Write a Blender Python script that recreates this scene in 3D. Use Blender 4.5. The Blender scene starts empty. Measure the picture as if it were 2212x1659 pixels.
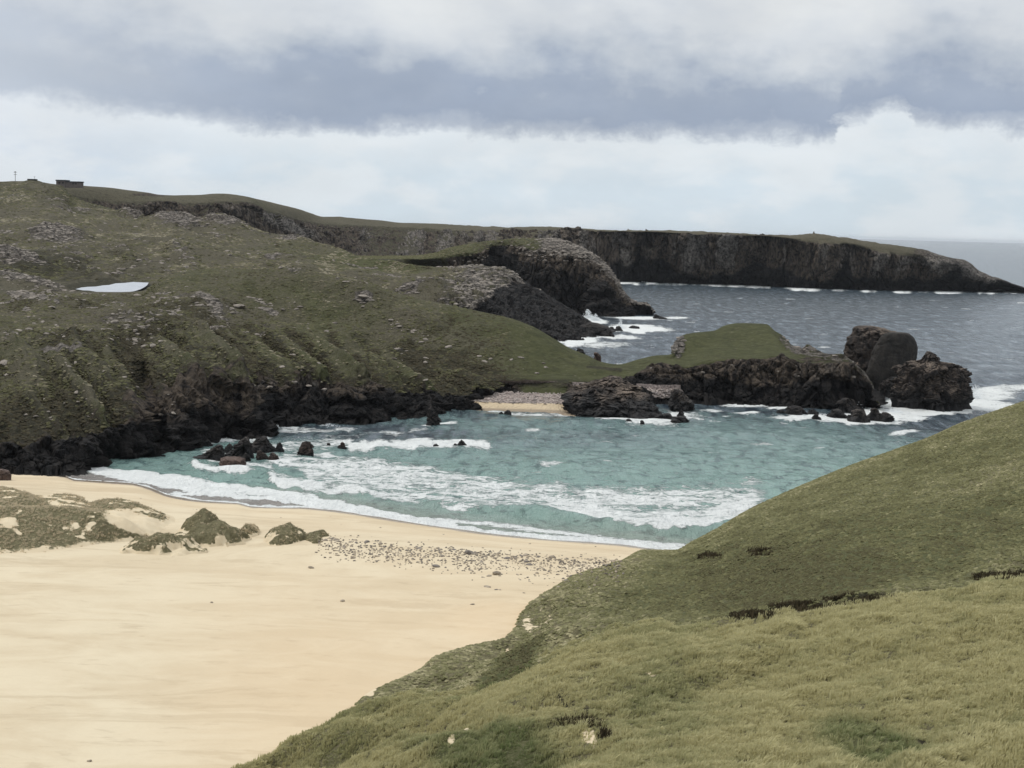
import bpy, math, random
import numpy as np
from mathutils import Matrix, Vector
scn = bpy.context.scene
random.seed(7); rng = np.random.default_rng(7)
# ------------------------------------------------------------------ camera
W0, H0, FPX, HC = 2212.0, 1659.0, 3404.0, 40.0      # photo units, focal length in them, eye height (m)
ROLL, PITCH = math.radians(1.484), math.atan2(335.0, 3404.0)
cr, sr, cp, sp = math.cos(ROLL), math.sin(ROLL), math.cos(PITCH), math.sin(PITCH)
R_ = Vector((1, 0, 0)); U_ = Vector((0, sp, cp)); F_ = Vector((0, cp, -sp))
cx_ = R_*cr + U_*sr; cy_ = -R_*sr + U_*cr; cz_ = -F_
cam = bpy.data.cameras.new('camera'); co = bpy.data.objects.new('camera', cam); scn.collection.objects.link(co)
co.matrix_world = Matrix(((cx_.x, cy_.x, cz_.x, 0), (cx_.y, cy_.y, cz_.y, 0), (cx_.z, cy_.z, cz_.z, HC), (0, 0, 0, 1)))
cam.sensor_width = 36.0; cam.lens = 36.0*FPX/W0; cam.clip_start = 0.5; cam.clip_end = 120000
scn.camera = co
# ------------------------------------------------------------------ world, sun, exposure
SUN_EL, SUN_AZ = math.radians(52), math.radians(-78)     # azimuth from +Y, negative = to the left
scn.view_settings.view_transform = 'Standard'; scn.view_settings.look = 'None'
scn.view_settings.gamma = 1; scn.view_settings.exposure = 0.0; scn.view_settings.use_curve_mapping = False
class NT:
    def __init__(s, tree): s.t = tree; s.n = tree.nodes; s.l = tree.links
    def new(s, typ, **k):
        n = s.n.new(typ)
        for a, b in k.items(): setattr(n, a, b)
        return n
    def put(s, sock, v):
        if isinstance(v, bpy.types.NodeSocket): s.l.new(v, sock)
        elif v is not None: sock.default_value = v
    def math(s, op, a, b=None, c=None, clamp=False):
        n = s.new('ShaderNodeMath', operation=op, use_clamp=clamp)
        s.put(n.inputs[0], a); s.put(n.inputs[1], b); s.put(n.inputs[2], c); return n.outputs[0]
    def mapr(s, v, a, b, c=0.0, d=1.0, smooth=True):
        n = s.new('ShaderNodeMapRange', interpolation_type='SMOOTHSTEP' if smooth else 'LINEAR')
        s.put(n.inputs[0], v); s.put(n.inputs[1], a); s.put(n.inputs[2], b); s.put(n.inputs[3], c); s.put(n.inputs[4], d); return n.outputs[0]
    def mix(s, f, a, b, mode='MIX'):
        n = s.new('ShaderNodeMix', data_type='RGBA', blend_type=mode)
        def c(v): return (*v, 1) if isinstance(v, tuple) and len(v) == 3 else v
        s.put(n.inputs[0], f); s.put(n.inputs[6], c(a)); s.put(n.inputs[7], c(b)); return n.outputs[2]
    def noise(s, vec, scale, detail=4, rough=0.55, dist=0.0):
        n = s.new('ShaderNodeTexNoise'); s.put(n.inputs['Vector'], vec); n.inputs['Scale'].default_value = scale
        n.inputs['Detail'].default_value = detail; n.inputs['Roughness'].default_value = rough; n.inputs['Distortion'].default_value = dist
        return n.outputs[0]
    def vmul(s, vec, xyz):
        n = s.new('ShaderNodeVectorMath', operation='MULTIPLY'); s.put(n.inputs[0], vec); n.inputs[1].default_value = xyz; return n.outputs[0]
    def attr(s, name, typ='GEOMETRY'):
        n = s.new('ShaderNodeAttribute', attribute_name=name, attribute_type=typ); return n.outputs['Fac']
def fcurve(nt, v, pts):
    n = nt.new('ShaderNodeFloatCurve'); nt.put(n.inputs['Value'], v); c = n.mapping.curves[0]
    while len(c.points) < len(pts): c.points.new(0.5, 0.5)
    for p, (a, b) in zip(c.points, pts): p.location = (a, b); p.handle_type = 'AUTO'
    n.mapping.update(); return n.outputs[0]
def ramp(nt, v, stops):
    n = nt.new('ShaderNodeValToRGB'); nt.put(n.inputs[0], v); e = n.color_ramp.elements
    while len(e) < len(stops): e.new(0.5)
    for p, (a, c) in zip(e, stops): p.position = a; p.color = (*c, 1)
    return n.outputs[0]
def srgb(*c): return tuple(((v/255)/12.92 if v/255 <= 0.04045 else (((v/255)+0.055)/1.055)**2.4) for v in c)
wld = bpy.data.worlds.new('World'); scn.world = wld; wld.use_nodes = True
w = NT(wld.node_tree); w.n.clear()
tc = w.new('ShaderNodeTexCoord').outputs['Generated']
sx = w.new('ShaderNodeSeparateXYZ'); w.put(sx.inputs[0], tc)
az = w.math('ARCTAN2', sx.outputs[0], sx.outputs[1]); el = w.math('ARCSINE', sx.outputs[2])
azn0 = w.mapr(az, -0.40, 0.40, smooth=False); azn = w.math('ADD', azn0, w.math('MULTIPLY', w.math('SUBTRACT', w.noise(w.vmul(tc, (1, 1, 2)), 38, 5, 0.6), 0.5), 0.05))
edge_pts = [(-300, 200), (0, 222), (100, 232), (200, 245), (400, 262), (550, 280), (750, 288), (880, 284), (1050, 291), (1200, 298), (1350, 296), (1500, 300), (1700, 304), (1780, 309), (1800, 272), (1850, 262), (1885, 246), (1920, 244), (1950, 276), (2000, 284), (2100, 292), (2212, 296), (2400, 290)]
ep = []
for x, y in edge_pts:
    a = math.atan((x-1106)/FPX); e = (494.4+0.0259*(x-1106)-y)/FPX
    ep.append(((a+0.4)/0.8, e*8))
ep = [(0.0, ep[0][1])]+ep+[(1.0, ep[0][1])]
edge = w.math('MULTIPLY', fcurve(w, azn, ep), 0.125)
pv = w.vmul(tc, (1, 1, 1.9))
n1 = w.noise(pv, 20, 5, 0.55); n2 = w.noise(pv, 7, 4, 0.5, 0.3); n3 = w.noise(pv, 60, 4, 0.6)
smooth_e = [(-300, 215), (0, 222), (200, 245), (550, 275), (1050, 288), (1500, 296), (1780, 296), (2212, 292), (2400, 290)]
ep2 = []
for x, y in smooth_e:
    ep2.append(((math.atan((x-1106)/FPX)+0.4)/0.8, (494.4+0.0259*(x-1106)-y)/FPX*8))
ep2 = [(0.0, ep2[0][1])]+ep2+[(1.0, ep2[0][1])]
edge_s = w.math('MULTIPLY', fcurve(w, azn, ep2), 0.125)
t_sharp = w.math('SUBTRACT', el, edge); t_soft = w.math('SUBTRACT', el, edge_s)
ks = w.mapr(t_soft, 0.018, 0.040)
t = w.math('ADD', w.math('MULTIPLY', t_sharp, w.math('SUBTRACT', 1.0, ks)), w.math('MULTIPLY', t_soft, ks))
puff = w.noise(w.vmul(tc, (1, 1, 1.2)), 55, 7, 0.70, 0.3)
t = w.math('ADD', t, w.math('MULTIPLY', w.math('SUBTRACT', puff, 0.5), 0.019))
t = w.math('ADD', t, w.math('MULTIPLY', w.math('SUBTRACT', n3, 0.5), 0.010))
wob = w.math('MULTIPLY', w.math('SUBTRACT', n1, 0.5), w.mapr(t, 0.0, 0.03, 0.008, 0.075))
wob2 = w.math('MULTIPLY', w.math('SUBTRACT', n2, 0.5), w.mapr(t, 0.005, 0.05, 0.0, 0.13))
t2 = w.math('ADD', w.math('ADD', t, wob), wob2)
side = w.math('MULTIPLY', w.mapr(az, -0.36, -0.12), w.mapr(az, 0.30, 0.38, 1.0, 0.7))
tn = w.mapr(t2, -0.075, 0.150, smooth=False)
def tt(v): return (v+0.075)/0.225
sky_d = ramp(w, tn, [(0.0, srgb(208, 221, 230)), (tt(-0.03), srgb(209, 222, 232)), (tt(-0.004), srgb(222, 229, 235)), (tt(0.003), srgb(178, 187, 201)), (tt(0.010), srgb(156, 168, 188)),
                     (tt(0.029), srgb(163, 174, 192)), (tt(0.046), srgb(188, 196, 207)), (tt(0.066), srgb(210, 215, 221)), (tt(0.10), srgb(224, 227, 229))])
sky_l = ramp(w, tn, [(0.0, srgb(208, 221, 230)), (tt(-0.03), srgb(210, 220, 233)), (tt(-0.006), srgb(224, 230, 237)), (tt(0.006), srgb(192, 201, 214)), (tt(0.03), srgb(198, 205, 215)), (tt(0.065), srgb(214, 218, 223)), (tt(0.12), srgb(222, 225, 227))])
skyc = w.mix(side, sky_l, sky_d)
low_c = w.math('MULTIPLY', w.mapr(w.noise(w.vmul(tc, (1, 1, 2.4)), 13, 5, 0.55), 0.45, 0.62), w.mapr(t, 0.0, -0.01)); skyc = w.mix(w.math('MULTIPLY', low_c, 0.6), skyc, srgb(229, 234, 238))
band = w.mapr(w.noise(w.vmul(tc, (1, 1, 2.5)), 11, 5, 0.55), 0.35, 0.7, 1.0, 1.07)
skyc = w.mix(1.0, skyc, w.new('ShaderNodeCombineXYZ').outputs[0], 'MULTIPLY') if False else skyc
vm = w.new('ShaderNodeVectorMath', operation='SCALE'); w.put(vm.inputs[0], skyc)
w.put(vm.inputs['Scale'], w.math('MULTIPLY', band, w.mapr(el, 0.15, 1.2, 1.0, 1.45)))
bgc = w.new('ShaderNodeBackground'); w.put(bgc.inputs[0], vm.outputs[0]); bgc.inputs[1].default_value = 1.0
nish = w.new('ShaderNodeTexSky', sky_type='NISHITA', sun_disc=False); nish.sun_elevation = SUN_EL; nish.sun_rotation = SUN_AZ
bgn = w.new('ShaderNodeBackground'); w.put(bgn.inputs[0], nish.outputs[0]); bgn.inputs[1].default_value = 0.10
mx = w.new('ShaderNodeMixShader'); mx.inputs[0].default_value = 0.94
w.l.new(bgn.outputs[0], mx.inputs[1]); w.l.new(bgc.outputs[0], mx.inputs[2])
w.l.new(mx.outputs[0], w.new('ShaderNodeOutputWorld').inputs[0])
sl = bpy.data.lights.new('sun', 'SUN'); sl.energy = 1.5; sl.angle = math.radians(14); sl.color = (1.0, 0.95, 0.87)
so = bpy.data.objects.new('sun', sl); scn.collection.objects.link(so)
sd = Vector((math.sin(SUN_AZ)*math.cos(SUN_EL), math.cos(SUN_AZ)*math.cos(SUN_EL), math.sin(SUN_EL)))
so.rotation_euler = sd.to_track_quat('Z', 'Y').to_euler()
scn.cycles.max_bounces = 4; scn.cycles.diffuse_bounces = 2; scn.cycles.glossy_bounces = 2; scn.cycles.transparent_max_bounces = 8
# ------------------------------------------------------------------ geometry of the view: a photo point at a known distance or height is a place
def hdir(x, y):
    x = np.asarray(x, float); y = np.asarray(y, float)
    X = x-W0/2; Y = y-H0/2
    Xp = X*cr+Y*sr; Yp = -X*sr+Y*cr
    dx = Xp; dy = -Yp*sp+FPX*cp; dz = -Yp*cp-FPX*sp
    h = np.sqrt(dx*dx+dy*dy); return dx/h, dy/h, dz/h
def P(x, y, D):
    a, b, c = hdir(x, y); return np.stack([a*D, b*D, HC+c*D], -1)
def PZ(x, y, z=0.0):
    a, b, c = hdir(x, y); D = (z-HC)/c; return np.stack([a*D, b*D, HC+c*D], -1)
def DZ(x, y, z=0.0):
    a, b, c = hdir(x, y); return (z-HC)/c
def proj(p):
    q = p-np.array([0, 0, HC]); 
    X = q@np.array(cx_); Y = q@np.array(cy_); Z = q@np.array(F_)
    Z = np.maximum(Z, 1e-3); return W0/2+FPX*X/Z, H0/2-FPX*Y/Z
# ------------------------------------------------------------------ noise
PERM = rng.permutation(256).astype(np.int32); PERM = np.concatenate([PERM, PERM, PERM])
G3 = rng.normal(size=(256, 3)).astype(np.float32); G3 /= np.linalg.norm(G3, axis=1)[:, None]
GA = (rng.random(256)*2*np.pi); G2 = np.stack([np.cos(GA), np.sin(GA)], 1).astype(np.float32)
def perlin3(x, y, z):
    x = np.asarray(x, np.float32); y = np.asarray(y, np.float32); z = np.asarray(z, np.float32)
    xi = np.floor(x).astype(np.int32); yi = np.floor(y).astype(np.int32); zi = np.floor(z).astype(np.int32)
    xf = x-xi; yf = y-yi; zf = z-zi
    u = xf*xf*xf*(xf*(xf*6-15)+10); v = yf*yf*yf*(yf*(yf*6-15)+10); ww = zf*zf*zf*(zf*(zf*6-15)+10)
    xi &= 255; yi &= 255; zi &= 255; out = 0
    for i in (0, 1):
        A = PERM[xi+i]
        for j in (0, 1):
            B = PERM[A+yi+j & 255]
            for k in (0, 1):
                g = G3[PERM[B+zi+k & 255]]
                d = g[..., 0]*(xf-i)+g[..., 1]*(yf-j)+g[..., 2]*(zf-k)
                out = out+d*(u if i else 1-u)*(v if j else 1-v)*(ww if k else 1-ww)
    return out*1.5
def perlin2(x, y):
    x = np.asarray(x, np.float32); y = np.asarray(y, np.float32)
    xi = np.floor(x).astype(np.int32); yi = np.floor(y).astype(np.int32); xf = x-xi; yf = y-yi
    u = xf*xf*xf*(xf*(xf*6-15)+10); v = yf*yf*yf*(yf*(yf*6-15)+10); xi &= 255; yi &= 255; out = 0
    for i in (0, 1):
        A = PERM[xi+i]
        for j in (0, 1):
            g = G2[PERM[A+yi+j & 255]]
            out = out+(g[..., 0]*(xf-i)+g[..., 1]*(yf-j))*(u if i else 1-u)*(v if j else 1-v)
    return out*1.5
def fbm2(x, y, L, o=4, g=0.5, s=0.0):
    a = 1; t_ = 0; r = 0
    for k in range(o):
        r = r+a*perlin2(x/L+s+k*17.3, y/L-s+k*5.1); t_ += a; a *= g; L = L/2.03
    return r/t_*1.3
def fbm3(p, L, o=4, g=0.5, s=0.0, ridge=False, zs=1.0):
    a = 1; t_ = 0; r = 0
    for k in range(o):
        n = perlin3(p[..., 0]/L+s+k*17.3, p[..., 1]/L-s+k*5.1, p[..., 2]/(L*zs)+k*3.7)
        if ridge: n = 1-2*np.abs(n)
        r = r+a*n; t_ += a; a *= g; L = L/2.03
    return r/t_*(1 if ridge else 1.3)
def worley(p, L, zs=1.0, seed=0):
    """nearest-cell random value and edge closeness: blocky rock"""
    q = np.stack([p[..., 0]/L, p[..., 1]/L, p[..., 2]/(L*zs)], -1).astype(np.float32)
    sh = q.shape[:-1]; q = q.reshape(-1, 3); c = np.floor(q).astype(np.int32); f = q-c
    b1 = np.full(len(q), 9.0, np.float32); b2 = b1.copy(); val = np.zeros(len(q), np.float32)
    rv = G3[:, 0]
    for i in (-1, 0, 1):
        for j in (-1, 0, 1):
            for k in (-1, 0, 1):
                h = PERM[(PERM[(PERM[(c[:, 0]+i+seed) & 255]+c[:, 1]+j) & 255]+c[:, 2]+k) & 255]
                g = G3[h]*0.5+0.5
                d = (i+g[:, 0]-f[:, 0])**2+(j+g[:, 1]-f[:, 1])**2+(k+g[:, 2]-f[:, 2])**2
                m = d < b1; b2 = np.where(m, b1, np.minimum(b2, d)); b1 = np.where(m, d, b1); tg = G3[(h+33) & 255]; val = np.where(m, G3[(h+77) & 255, 1]*0.6+tg[:, 0]*(f[:, 0]-i-g[:, 0])+tg[:, 1]*(f[:, 1]-j-g[:, 1])+tg[:, 2]*(f[:, 2]-k-g[:, 2]), val)
    return val.reshape(sh), (np.sqrt(b2)-np.sqrt(b1)).reshape(sh)
def sm(a, b, v):
    q = np.clip((v-a)/(b-a), 0, 1); return q*q*(3-2*q)
def pchip(xk, yk, x):
    xk = np.asarray(xk, float); yk = np.asarray(yk, float); h = np.diff(xk); d = np.diff(yk)/h
    m = np.zeros_like(yk); m[0] = d[0]; m[-1] = d[-1]
    w1 = 2*h[1:]+h[:-1]; w2 = h[1:]+2*h[:-1]; ok = d[1:]*d[:-1] > 0
    with np.errstate(divide='ignore', invalid='ignore'):
        mm = (w1+w2)/(w1/d[:-1]+w2/d[1:])
    m[1:-1] = np.where(ok, mm, 0)
    x = np.clip(x, xk[0], xk[-1]); i = np.clip(np.searchsorted(xk, x)-1, 0, len(xk)-2); t_ = (x-xk[i])/h[i]
    return yk[i]*(1+2*t_)*(1-t_)**2+m[i]*h[i]*t_*(1-t_)**2+yk[i+1]*t_*t_*(3-2*t_)+m[i+1]*h[i]*t_*t_*(t_-1)
def C(pts, xs):
    """photo line (x, y, distance) -> points in space"""
    a = np.array(pts, float); return P(xs, pchip(a[:, 0], a[:, 1], xs), pchip(a[:, 0], a[:, 2], xs))
def CZ(pts, xs):
    """photo line (x, y, height above the sea) -> points in space"""
    a = np.array(pts, float); return PZ(xs, pchip(a[:, 0], a[:, 1], xs), pchip(a[:, 0], a[:, 2], xs))
def push(c, dD, dz):
    r = np.sqrt(c[:, 0]**2+c[:, 1]**2); q = c.copy(); k = (r+dD)/r; q[:, 0] *= k; q[:, 1] *= k; q[:, 2] += dz; return q
def lofted(curves, segs, smooth=True):
    """curves far to near, segs rows between each; returns grid (rows, cols, 3) and row parameter"""
    K = np.stack(curves, 0); n = len(curves); v = []
    for i, s in enumerate(segs): v += list(i+np.arange(s)/s)
    v = np.array(v+[n-1.0])
    d = np.diff(K, axis=0); m = np.zeros_like(K); m[0] = d[0]; m[-1] = d[-1]
    ok = d[1:]*d[:-1] > 0
    with np.errstate(divide='ignore', invalid='ignore'):
        m[1:-1] = np.where(ok, 2*d[1:]*d[:-1]/(d[1:]+d[:-1]), 0)
    i = np.clip(v.astype(int), 0, n-2); t_ = (v-i)[:, None, None]
    if not smooth: return K[i]*(1-t_)+K[i+1]*t_, v
    return K[i]*(1+2*t_)*(1-t_)**2+m[i]*t_*(1-t_)**2+K[i+1]*t_*t_*(3-2*t_)+m[i+1]*t_*t_*(t_-1), v
def gnormal(G):
    du = np.gradient(G, axis=1); dv = np.gradient(G, axis=0)
    n = np.cross(dv, du); return n/np.maximum(np.linalg.norm(n, axis=-1, keepdims=True), 1e-9)
COL = scn.collection
def mesh_from(name, verts, faces, mat=None, attrs=None, smooth=True, parent=None, nper=4):
    me = bpy.data.meshes.new(name); verts = np.ascontiguousarray(verts.reshape(-1, 3), np.float32); faces = np.ascontiguousarray(faces.reshape(-1, nper), np.int32)
    me.vertices.add(len(verts)); me.vertices.foreach_set('co', verts.ravel())
    me.loops.add(faces.size); me.loops.foreach_set('vertex_index', faces.ravel())
    me.polygons.add(len(faces)); me.polygons.foreach_set('loop_start', np.arange(0, faces.size, nper, dtype=np.int32))
    me.polygons.foreach_set('use_smooth', np.full(len(faces), smooth)); me.update(calc_edges=True)
    for k, a in (attrs or {}).items():
        at = me.attributes.new(k, 'FLOAT', 'POINT'); at.data.foreach_set('value', np.ascontiguousarray(a, np.float32).ravel())
    if mat: me.materials.append(mat)
    o = bpy.data.objects.new(name, me); COL.objects.link(o)
    if parent: o.parent = parent
    return o
def gridfaces(nr, nc):
    i = np.arange(nr*nc).reshape(nr, nc); return np.stack([i[:-1, :-1], i[1:, :-1], i[1:, 1:], i[:-1, 1:]], -1)
def grid_obj(name, G, mat, attrs): return mesh_from(name, G, gridfaces(*G.shape[:2]), mat, attrs)
def tag(o, label=None, cat=None, group=None, kind=None):
    for k, v in (('label', label), ('category', cat), ('group', group), ('kind', kind)):
        if v: o[k] = v
    return o
def blob(px, py, x, y, rx, ry, ang=0.0, soft=0.5):
    c, s = math.cos(math.radians(ang)), math.sin(math.radians(ang)); a = px-x; b = py-y
    r = np.sqrt(((a*c+b*s)/rx)**2+((-a*s+b*c)/ry)**2); return 1-sm(1-soft, 1+soft, r)
def stroke(px, py, pts, w_, soft=0.6):
    """soft mask along a polyline in photo units"""
    best = np.full(px.shape, 1e9)
    for (x0, y0), (x1, y1) in zip(pts[:-1], pts[1:]):
        L2 = (x1-x0)**2+(y1-y0)**2; t_ = np.clip(((px-x0)*(x1-x0)+(py-y0)*(y1-y0))/L2, 0, 1)
        best = np.minimum(best, np.hypot(px-x0-t_*(x1-x0), (py-y0-t_*(y1-y0))))
    return 1-sm(w_*(1-soft), w_*(1+soft), best)
def band(px, py, pts, up, dn, taper=25):
    """1 inside a band lying 'up' above and 'dn' below the line y(x); soft edges, tapering ends"""
    a = np.array(pts, float); yc = np.interp(px, a[:, 0], a[:, 1]); d = py-yc
    e = sm(a[0, 0]-1, a[0, 0]+taper, px)*(1-sm(a[-1, 0]-taper, a[-1, 0]+1, px))
    u = np.clip(1-np.where(d < 0, -d/up, d/dn), 0, 1); return u*e
# ------------------------------------------------------------------ materials
def land_mat():
    m = bpy.data.materials.new('moor_turf_and_rock'); m.use_nodes = True; a = NT(m.node_tree); a.n.clear()
    geo = a.new('ShaderNodeNewGeometry'); pos = geo.outputs['Position']
    fine = a.noise(pos, 1.9, 5, 0.65); mid = a.noise(pos, 0.33, 7, 0.7); big = a.noise(pos, 0.05, 4, 0.55)
    vz = a.noise(a.vmul(pos, (1, 1, 0.3)), 0.55, 6, 0.62)
    def thr(name, k=0.9, lo=0.35, hi=0.65, n=None):
        return a.mapr(a.math('ADD', a.attr(name), a.math('MULTIPLY', a.math('SUBTRACT', mid if n is None else n, 0.5), k)), lo, hi)
    dry = thr('dry', 1.3, 0.15, 0.85, fine); dark = thr('dark', 1.6, 0.25, 0.8); rock = thr('rock', 1.3, 0.4, 0.6); pale = thr('pale', 1.5, 0.3, 0.75, vz); sand = thr('sand', 0.8, 0.4, 0.6, fine)
    green = a.mix(a.mapr(mid, 0.3, 0.7), (0.058, 0.064, 0.028), (0.095, 0.099, 0.045))
    dryc = a.mix(a.mapr(fine, 0.3, 0.7), (0.078, 0.070, 0.049), (0.135, 0.122, 0.086))
    g = a.mix(dry, green, dryc)
    g = a.mix(thr('straw', 0.6, 0.2, 0.8, fine), g, a.mix(dry, a.mix(a.mapr(mid, 0.3, 0.7), (0.116, 0.124, 0.057), (0.166, 0.170, 0.082)), a.mix(a.mapr(fine, 0.3, 0.7), (0.165, 0.150, 0.085), (0.27, 0.245, 0.145))))
    g = a.mix(dark, g, a.mix(a.mapr(fine, 0.3, 0.7), (0.024, 0.024, 0.015), (0.060, 0.054, 0.034)))
    rk = a.mix(a.mapr(vz, 0.35, 0.62), (0.020, 0.018, 0.018), (0.115, 0.092, 0.072))
    rp = a.mix(a.mapr(a.noise(pos, 0.55, 6, 0.7, 0.6), 0.36, 0.62), (0.055, 0.05, 0.045), a.mix(a.mapr(fine, 0.35, 0.65), (0.16, 0.142, 0.125), (0.29, 0.265, 0.24)))
    rk = a.mix(pale, rk, rp)
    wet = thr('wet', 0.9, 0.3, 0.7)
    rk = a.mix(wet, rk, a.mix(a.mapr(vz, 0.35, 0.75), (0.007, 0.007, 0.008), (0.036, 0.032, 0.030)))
    spk = a.noise(a.vmul(pos, (0.8, 1, 2.0)), 0.75, 8, 0.78); spk2 = a.noise(a.vmul(pos, (0.6, 1, 2.5)), 0.17, 7, 0.75)
    qs = a.math('SUBTRACT', 1.0, a.math('MULTIPLY', a.attr('straw'), 0.55)); g = a.mix(a.math('MULTIPLY', qs, a.mapr(spk, 0.53, 0.62, 0, 0.55)), g, a.mix(a.attr('straw'), (0.030, 0.030, 0.018), (0.075, 0.065, 0.036))); g = a.mix(a.math('MULTIPLY', qs, a.mapr(spk2, 0.54, 0.64, 0, 0.45)), g, a.mix(a.attr('straw'), (0.035, 0.034, 0.020), (0.080, 0.070, 0.040)))
    g = a.mix(a.mapr(spk, 0.45, 0.36, 0, 0.5), g, a.mix(a.attr('straw'), (0.165, 0.155, 0.105), (0.30, 0.28, 0.165)))
    c = a.mix(rock, g, rk)
    sc_ = a.mix(a.mapr(mid, 0.3, 0.7), (0.60, 0.50, 0.35), (0.68, 0.585, 0.425))
    c = a.mix(sand, c, sc_)
    bs = a.new('ShaderNodeBsdfPrincipled'); a.put(bs.inputs['Base Color'], c)
    a.put(bs.inputs['Roughness'], a.math('SUBTRACT', 0.95, a.math('MULTIPLY', wet, 0.2))); bs.inputs['Specular IOR Level'].default_value = 0.15
    bm_ = a.new('ShaderNodeBump'); bm_.inputs['Strength'].default_value = 1.0; bm_.inputs['Distance'].default_value = 0.9
    a.put(bm_.inputs['Height'], a.math('ADD', a.math('ADD', a.math('MULTIPLY', fine, 0.5), a.math('MULTIPLY', spk, 0.9)), a.math('MULTIPLY', vz, a.math('ADD', 0.4, rock)))); a.put(bm_.inputs['Strength'], a.mapr(sand, 0, 1, 1.0, 0.12, False))
    a.put(bs.inputs['Normal'], bm_.outputs[0])
    a.l.new(bs.outputs[0], a.new('ShaderNodeOutputMaterial').inputs[0]); return m
def simple_mat(name, c0, c1, scale, rough=0.9, bump=0.3, dist=0.1, spec=0.25, c2=None, s2=0.3):
    m = bpy.data.materials.new(name); m.use_nodes = True; a = NT(m.node_tree); a.n.clear()
    pos = a.new('ShaderNodeNewGeometry').outputs['Position']; n = a.noise(pos, scale, 6, 0.62)
    c = a.mix(a.mapr(n, 0.3, 0.7), c0, c1)
    if c2: c = a.mix(a.mapr(a.noise(pos, s2, 4), 0.48, 0.6), c, c2)
    bs = a.new('ShaderNodeBsdfPrincipled'); a.put(bs.inputs['Base Color'], c); bs.inputs['Roughness'].default_value = rough; bs.inputs['Specular IOR Level'].default_value = spec
    b = a.new('ShaderNodeBump'); b.inputs['Strength'].default_value = bump; b.inputs['Distance'].default_value = dist; a.put(b.inputs['Height'], n); a.put(bs.inputs['Normal'], b.outputs[0])
    a.l.new(bs.outputs[0], a.new('ShaderNodeOutputMaterial').inputs[0]); return m
def sand_mat():
    m = bpy.data.materials.new('beach_sand'); m.use_nodes = True; a = NT(m.node_tree); a.n.clear()
    pos = a.new('ShaderNodeNewGeometry').outputs['Position']
    st = a.noise(a.vmul(pos, (0.5, 1.0, 1.0)), 0.12, 7, 0.68, 0.8); f = a.noise(pos, 1.2, 5, 0.6); fl = a.noise(a.vmul(pos, (0.35, 1, 1)), 0.7, 5, 0.65)
    c = a.mix(a.mapr(st, 0.35, 0.65), (0.58, 0.487, 0.345), (0.655, 0.57, 0.42))
    c = a.mix(a.mapr(a.noise(a.vmul(pos, (0.3, 1.0, 1.0)), 0.11, 7, 0.70, 1.0), 0.53, 0.60, 0.0, 0.45), c, (0.47, 0.385, 0.265))
    c = a.mix(a.math('MULTIPLY', a.mapr(fl, 0.58, 0.68), 0.3), c, (0.40, 0.32, 0.22))
    warm = a.attr('warm'); c = a.mix(a.math('MULTIPLY', warm, 0.4), c, (0.66, 0.49, 0.31))
    wet = a.math('ADD', a.attr('wet'), a.math('MULTIPLY', a.math('SUBTRACT', f, 0.5), 0.25)); wf = a.mapr(wet, 0.35, 0.65)
    c = a.mix(wf, c, (0.26, 0.205, 0.15))
    bs = a.new('ShaderNodeBsdfPrincipled'); a.put(bs.inputs['Base Color'], c); a.put(bs.inputs['Roughness'], a.mapr(wf, 0, 1, 0.95, 0.22, False)); a.put(bs.inputs['Specular IOR Level'], a.mapr(wf, 0, 1, 0.1, 0.5, False))
    b = a.new('ShaderNodeBump'); b.inputs['Strength'].default_value = 0.35; b.inputs['Distance'].default_value = 0.25
    a.put(b.inputs['Height'], a.math('MULTIPLY', a.math('ADD', fl, a.math('MULTIPLY', f, 0.5)), a.mapr(wf, 0, 1, 1, 0.05, False))); a.put(bs.inputs['Normal'], b.outputs[0])
    a.l.new(bs.outputs[0], a.new('ShaderNodeOutputMaterial').inputs[0]); return m
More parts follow.
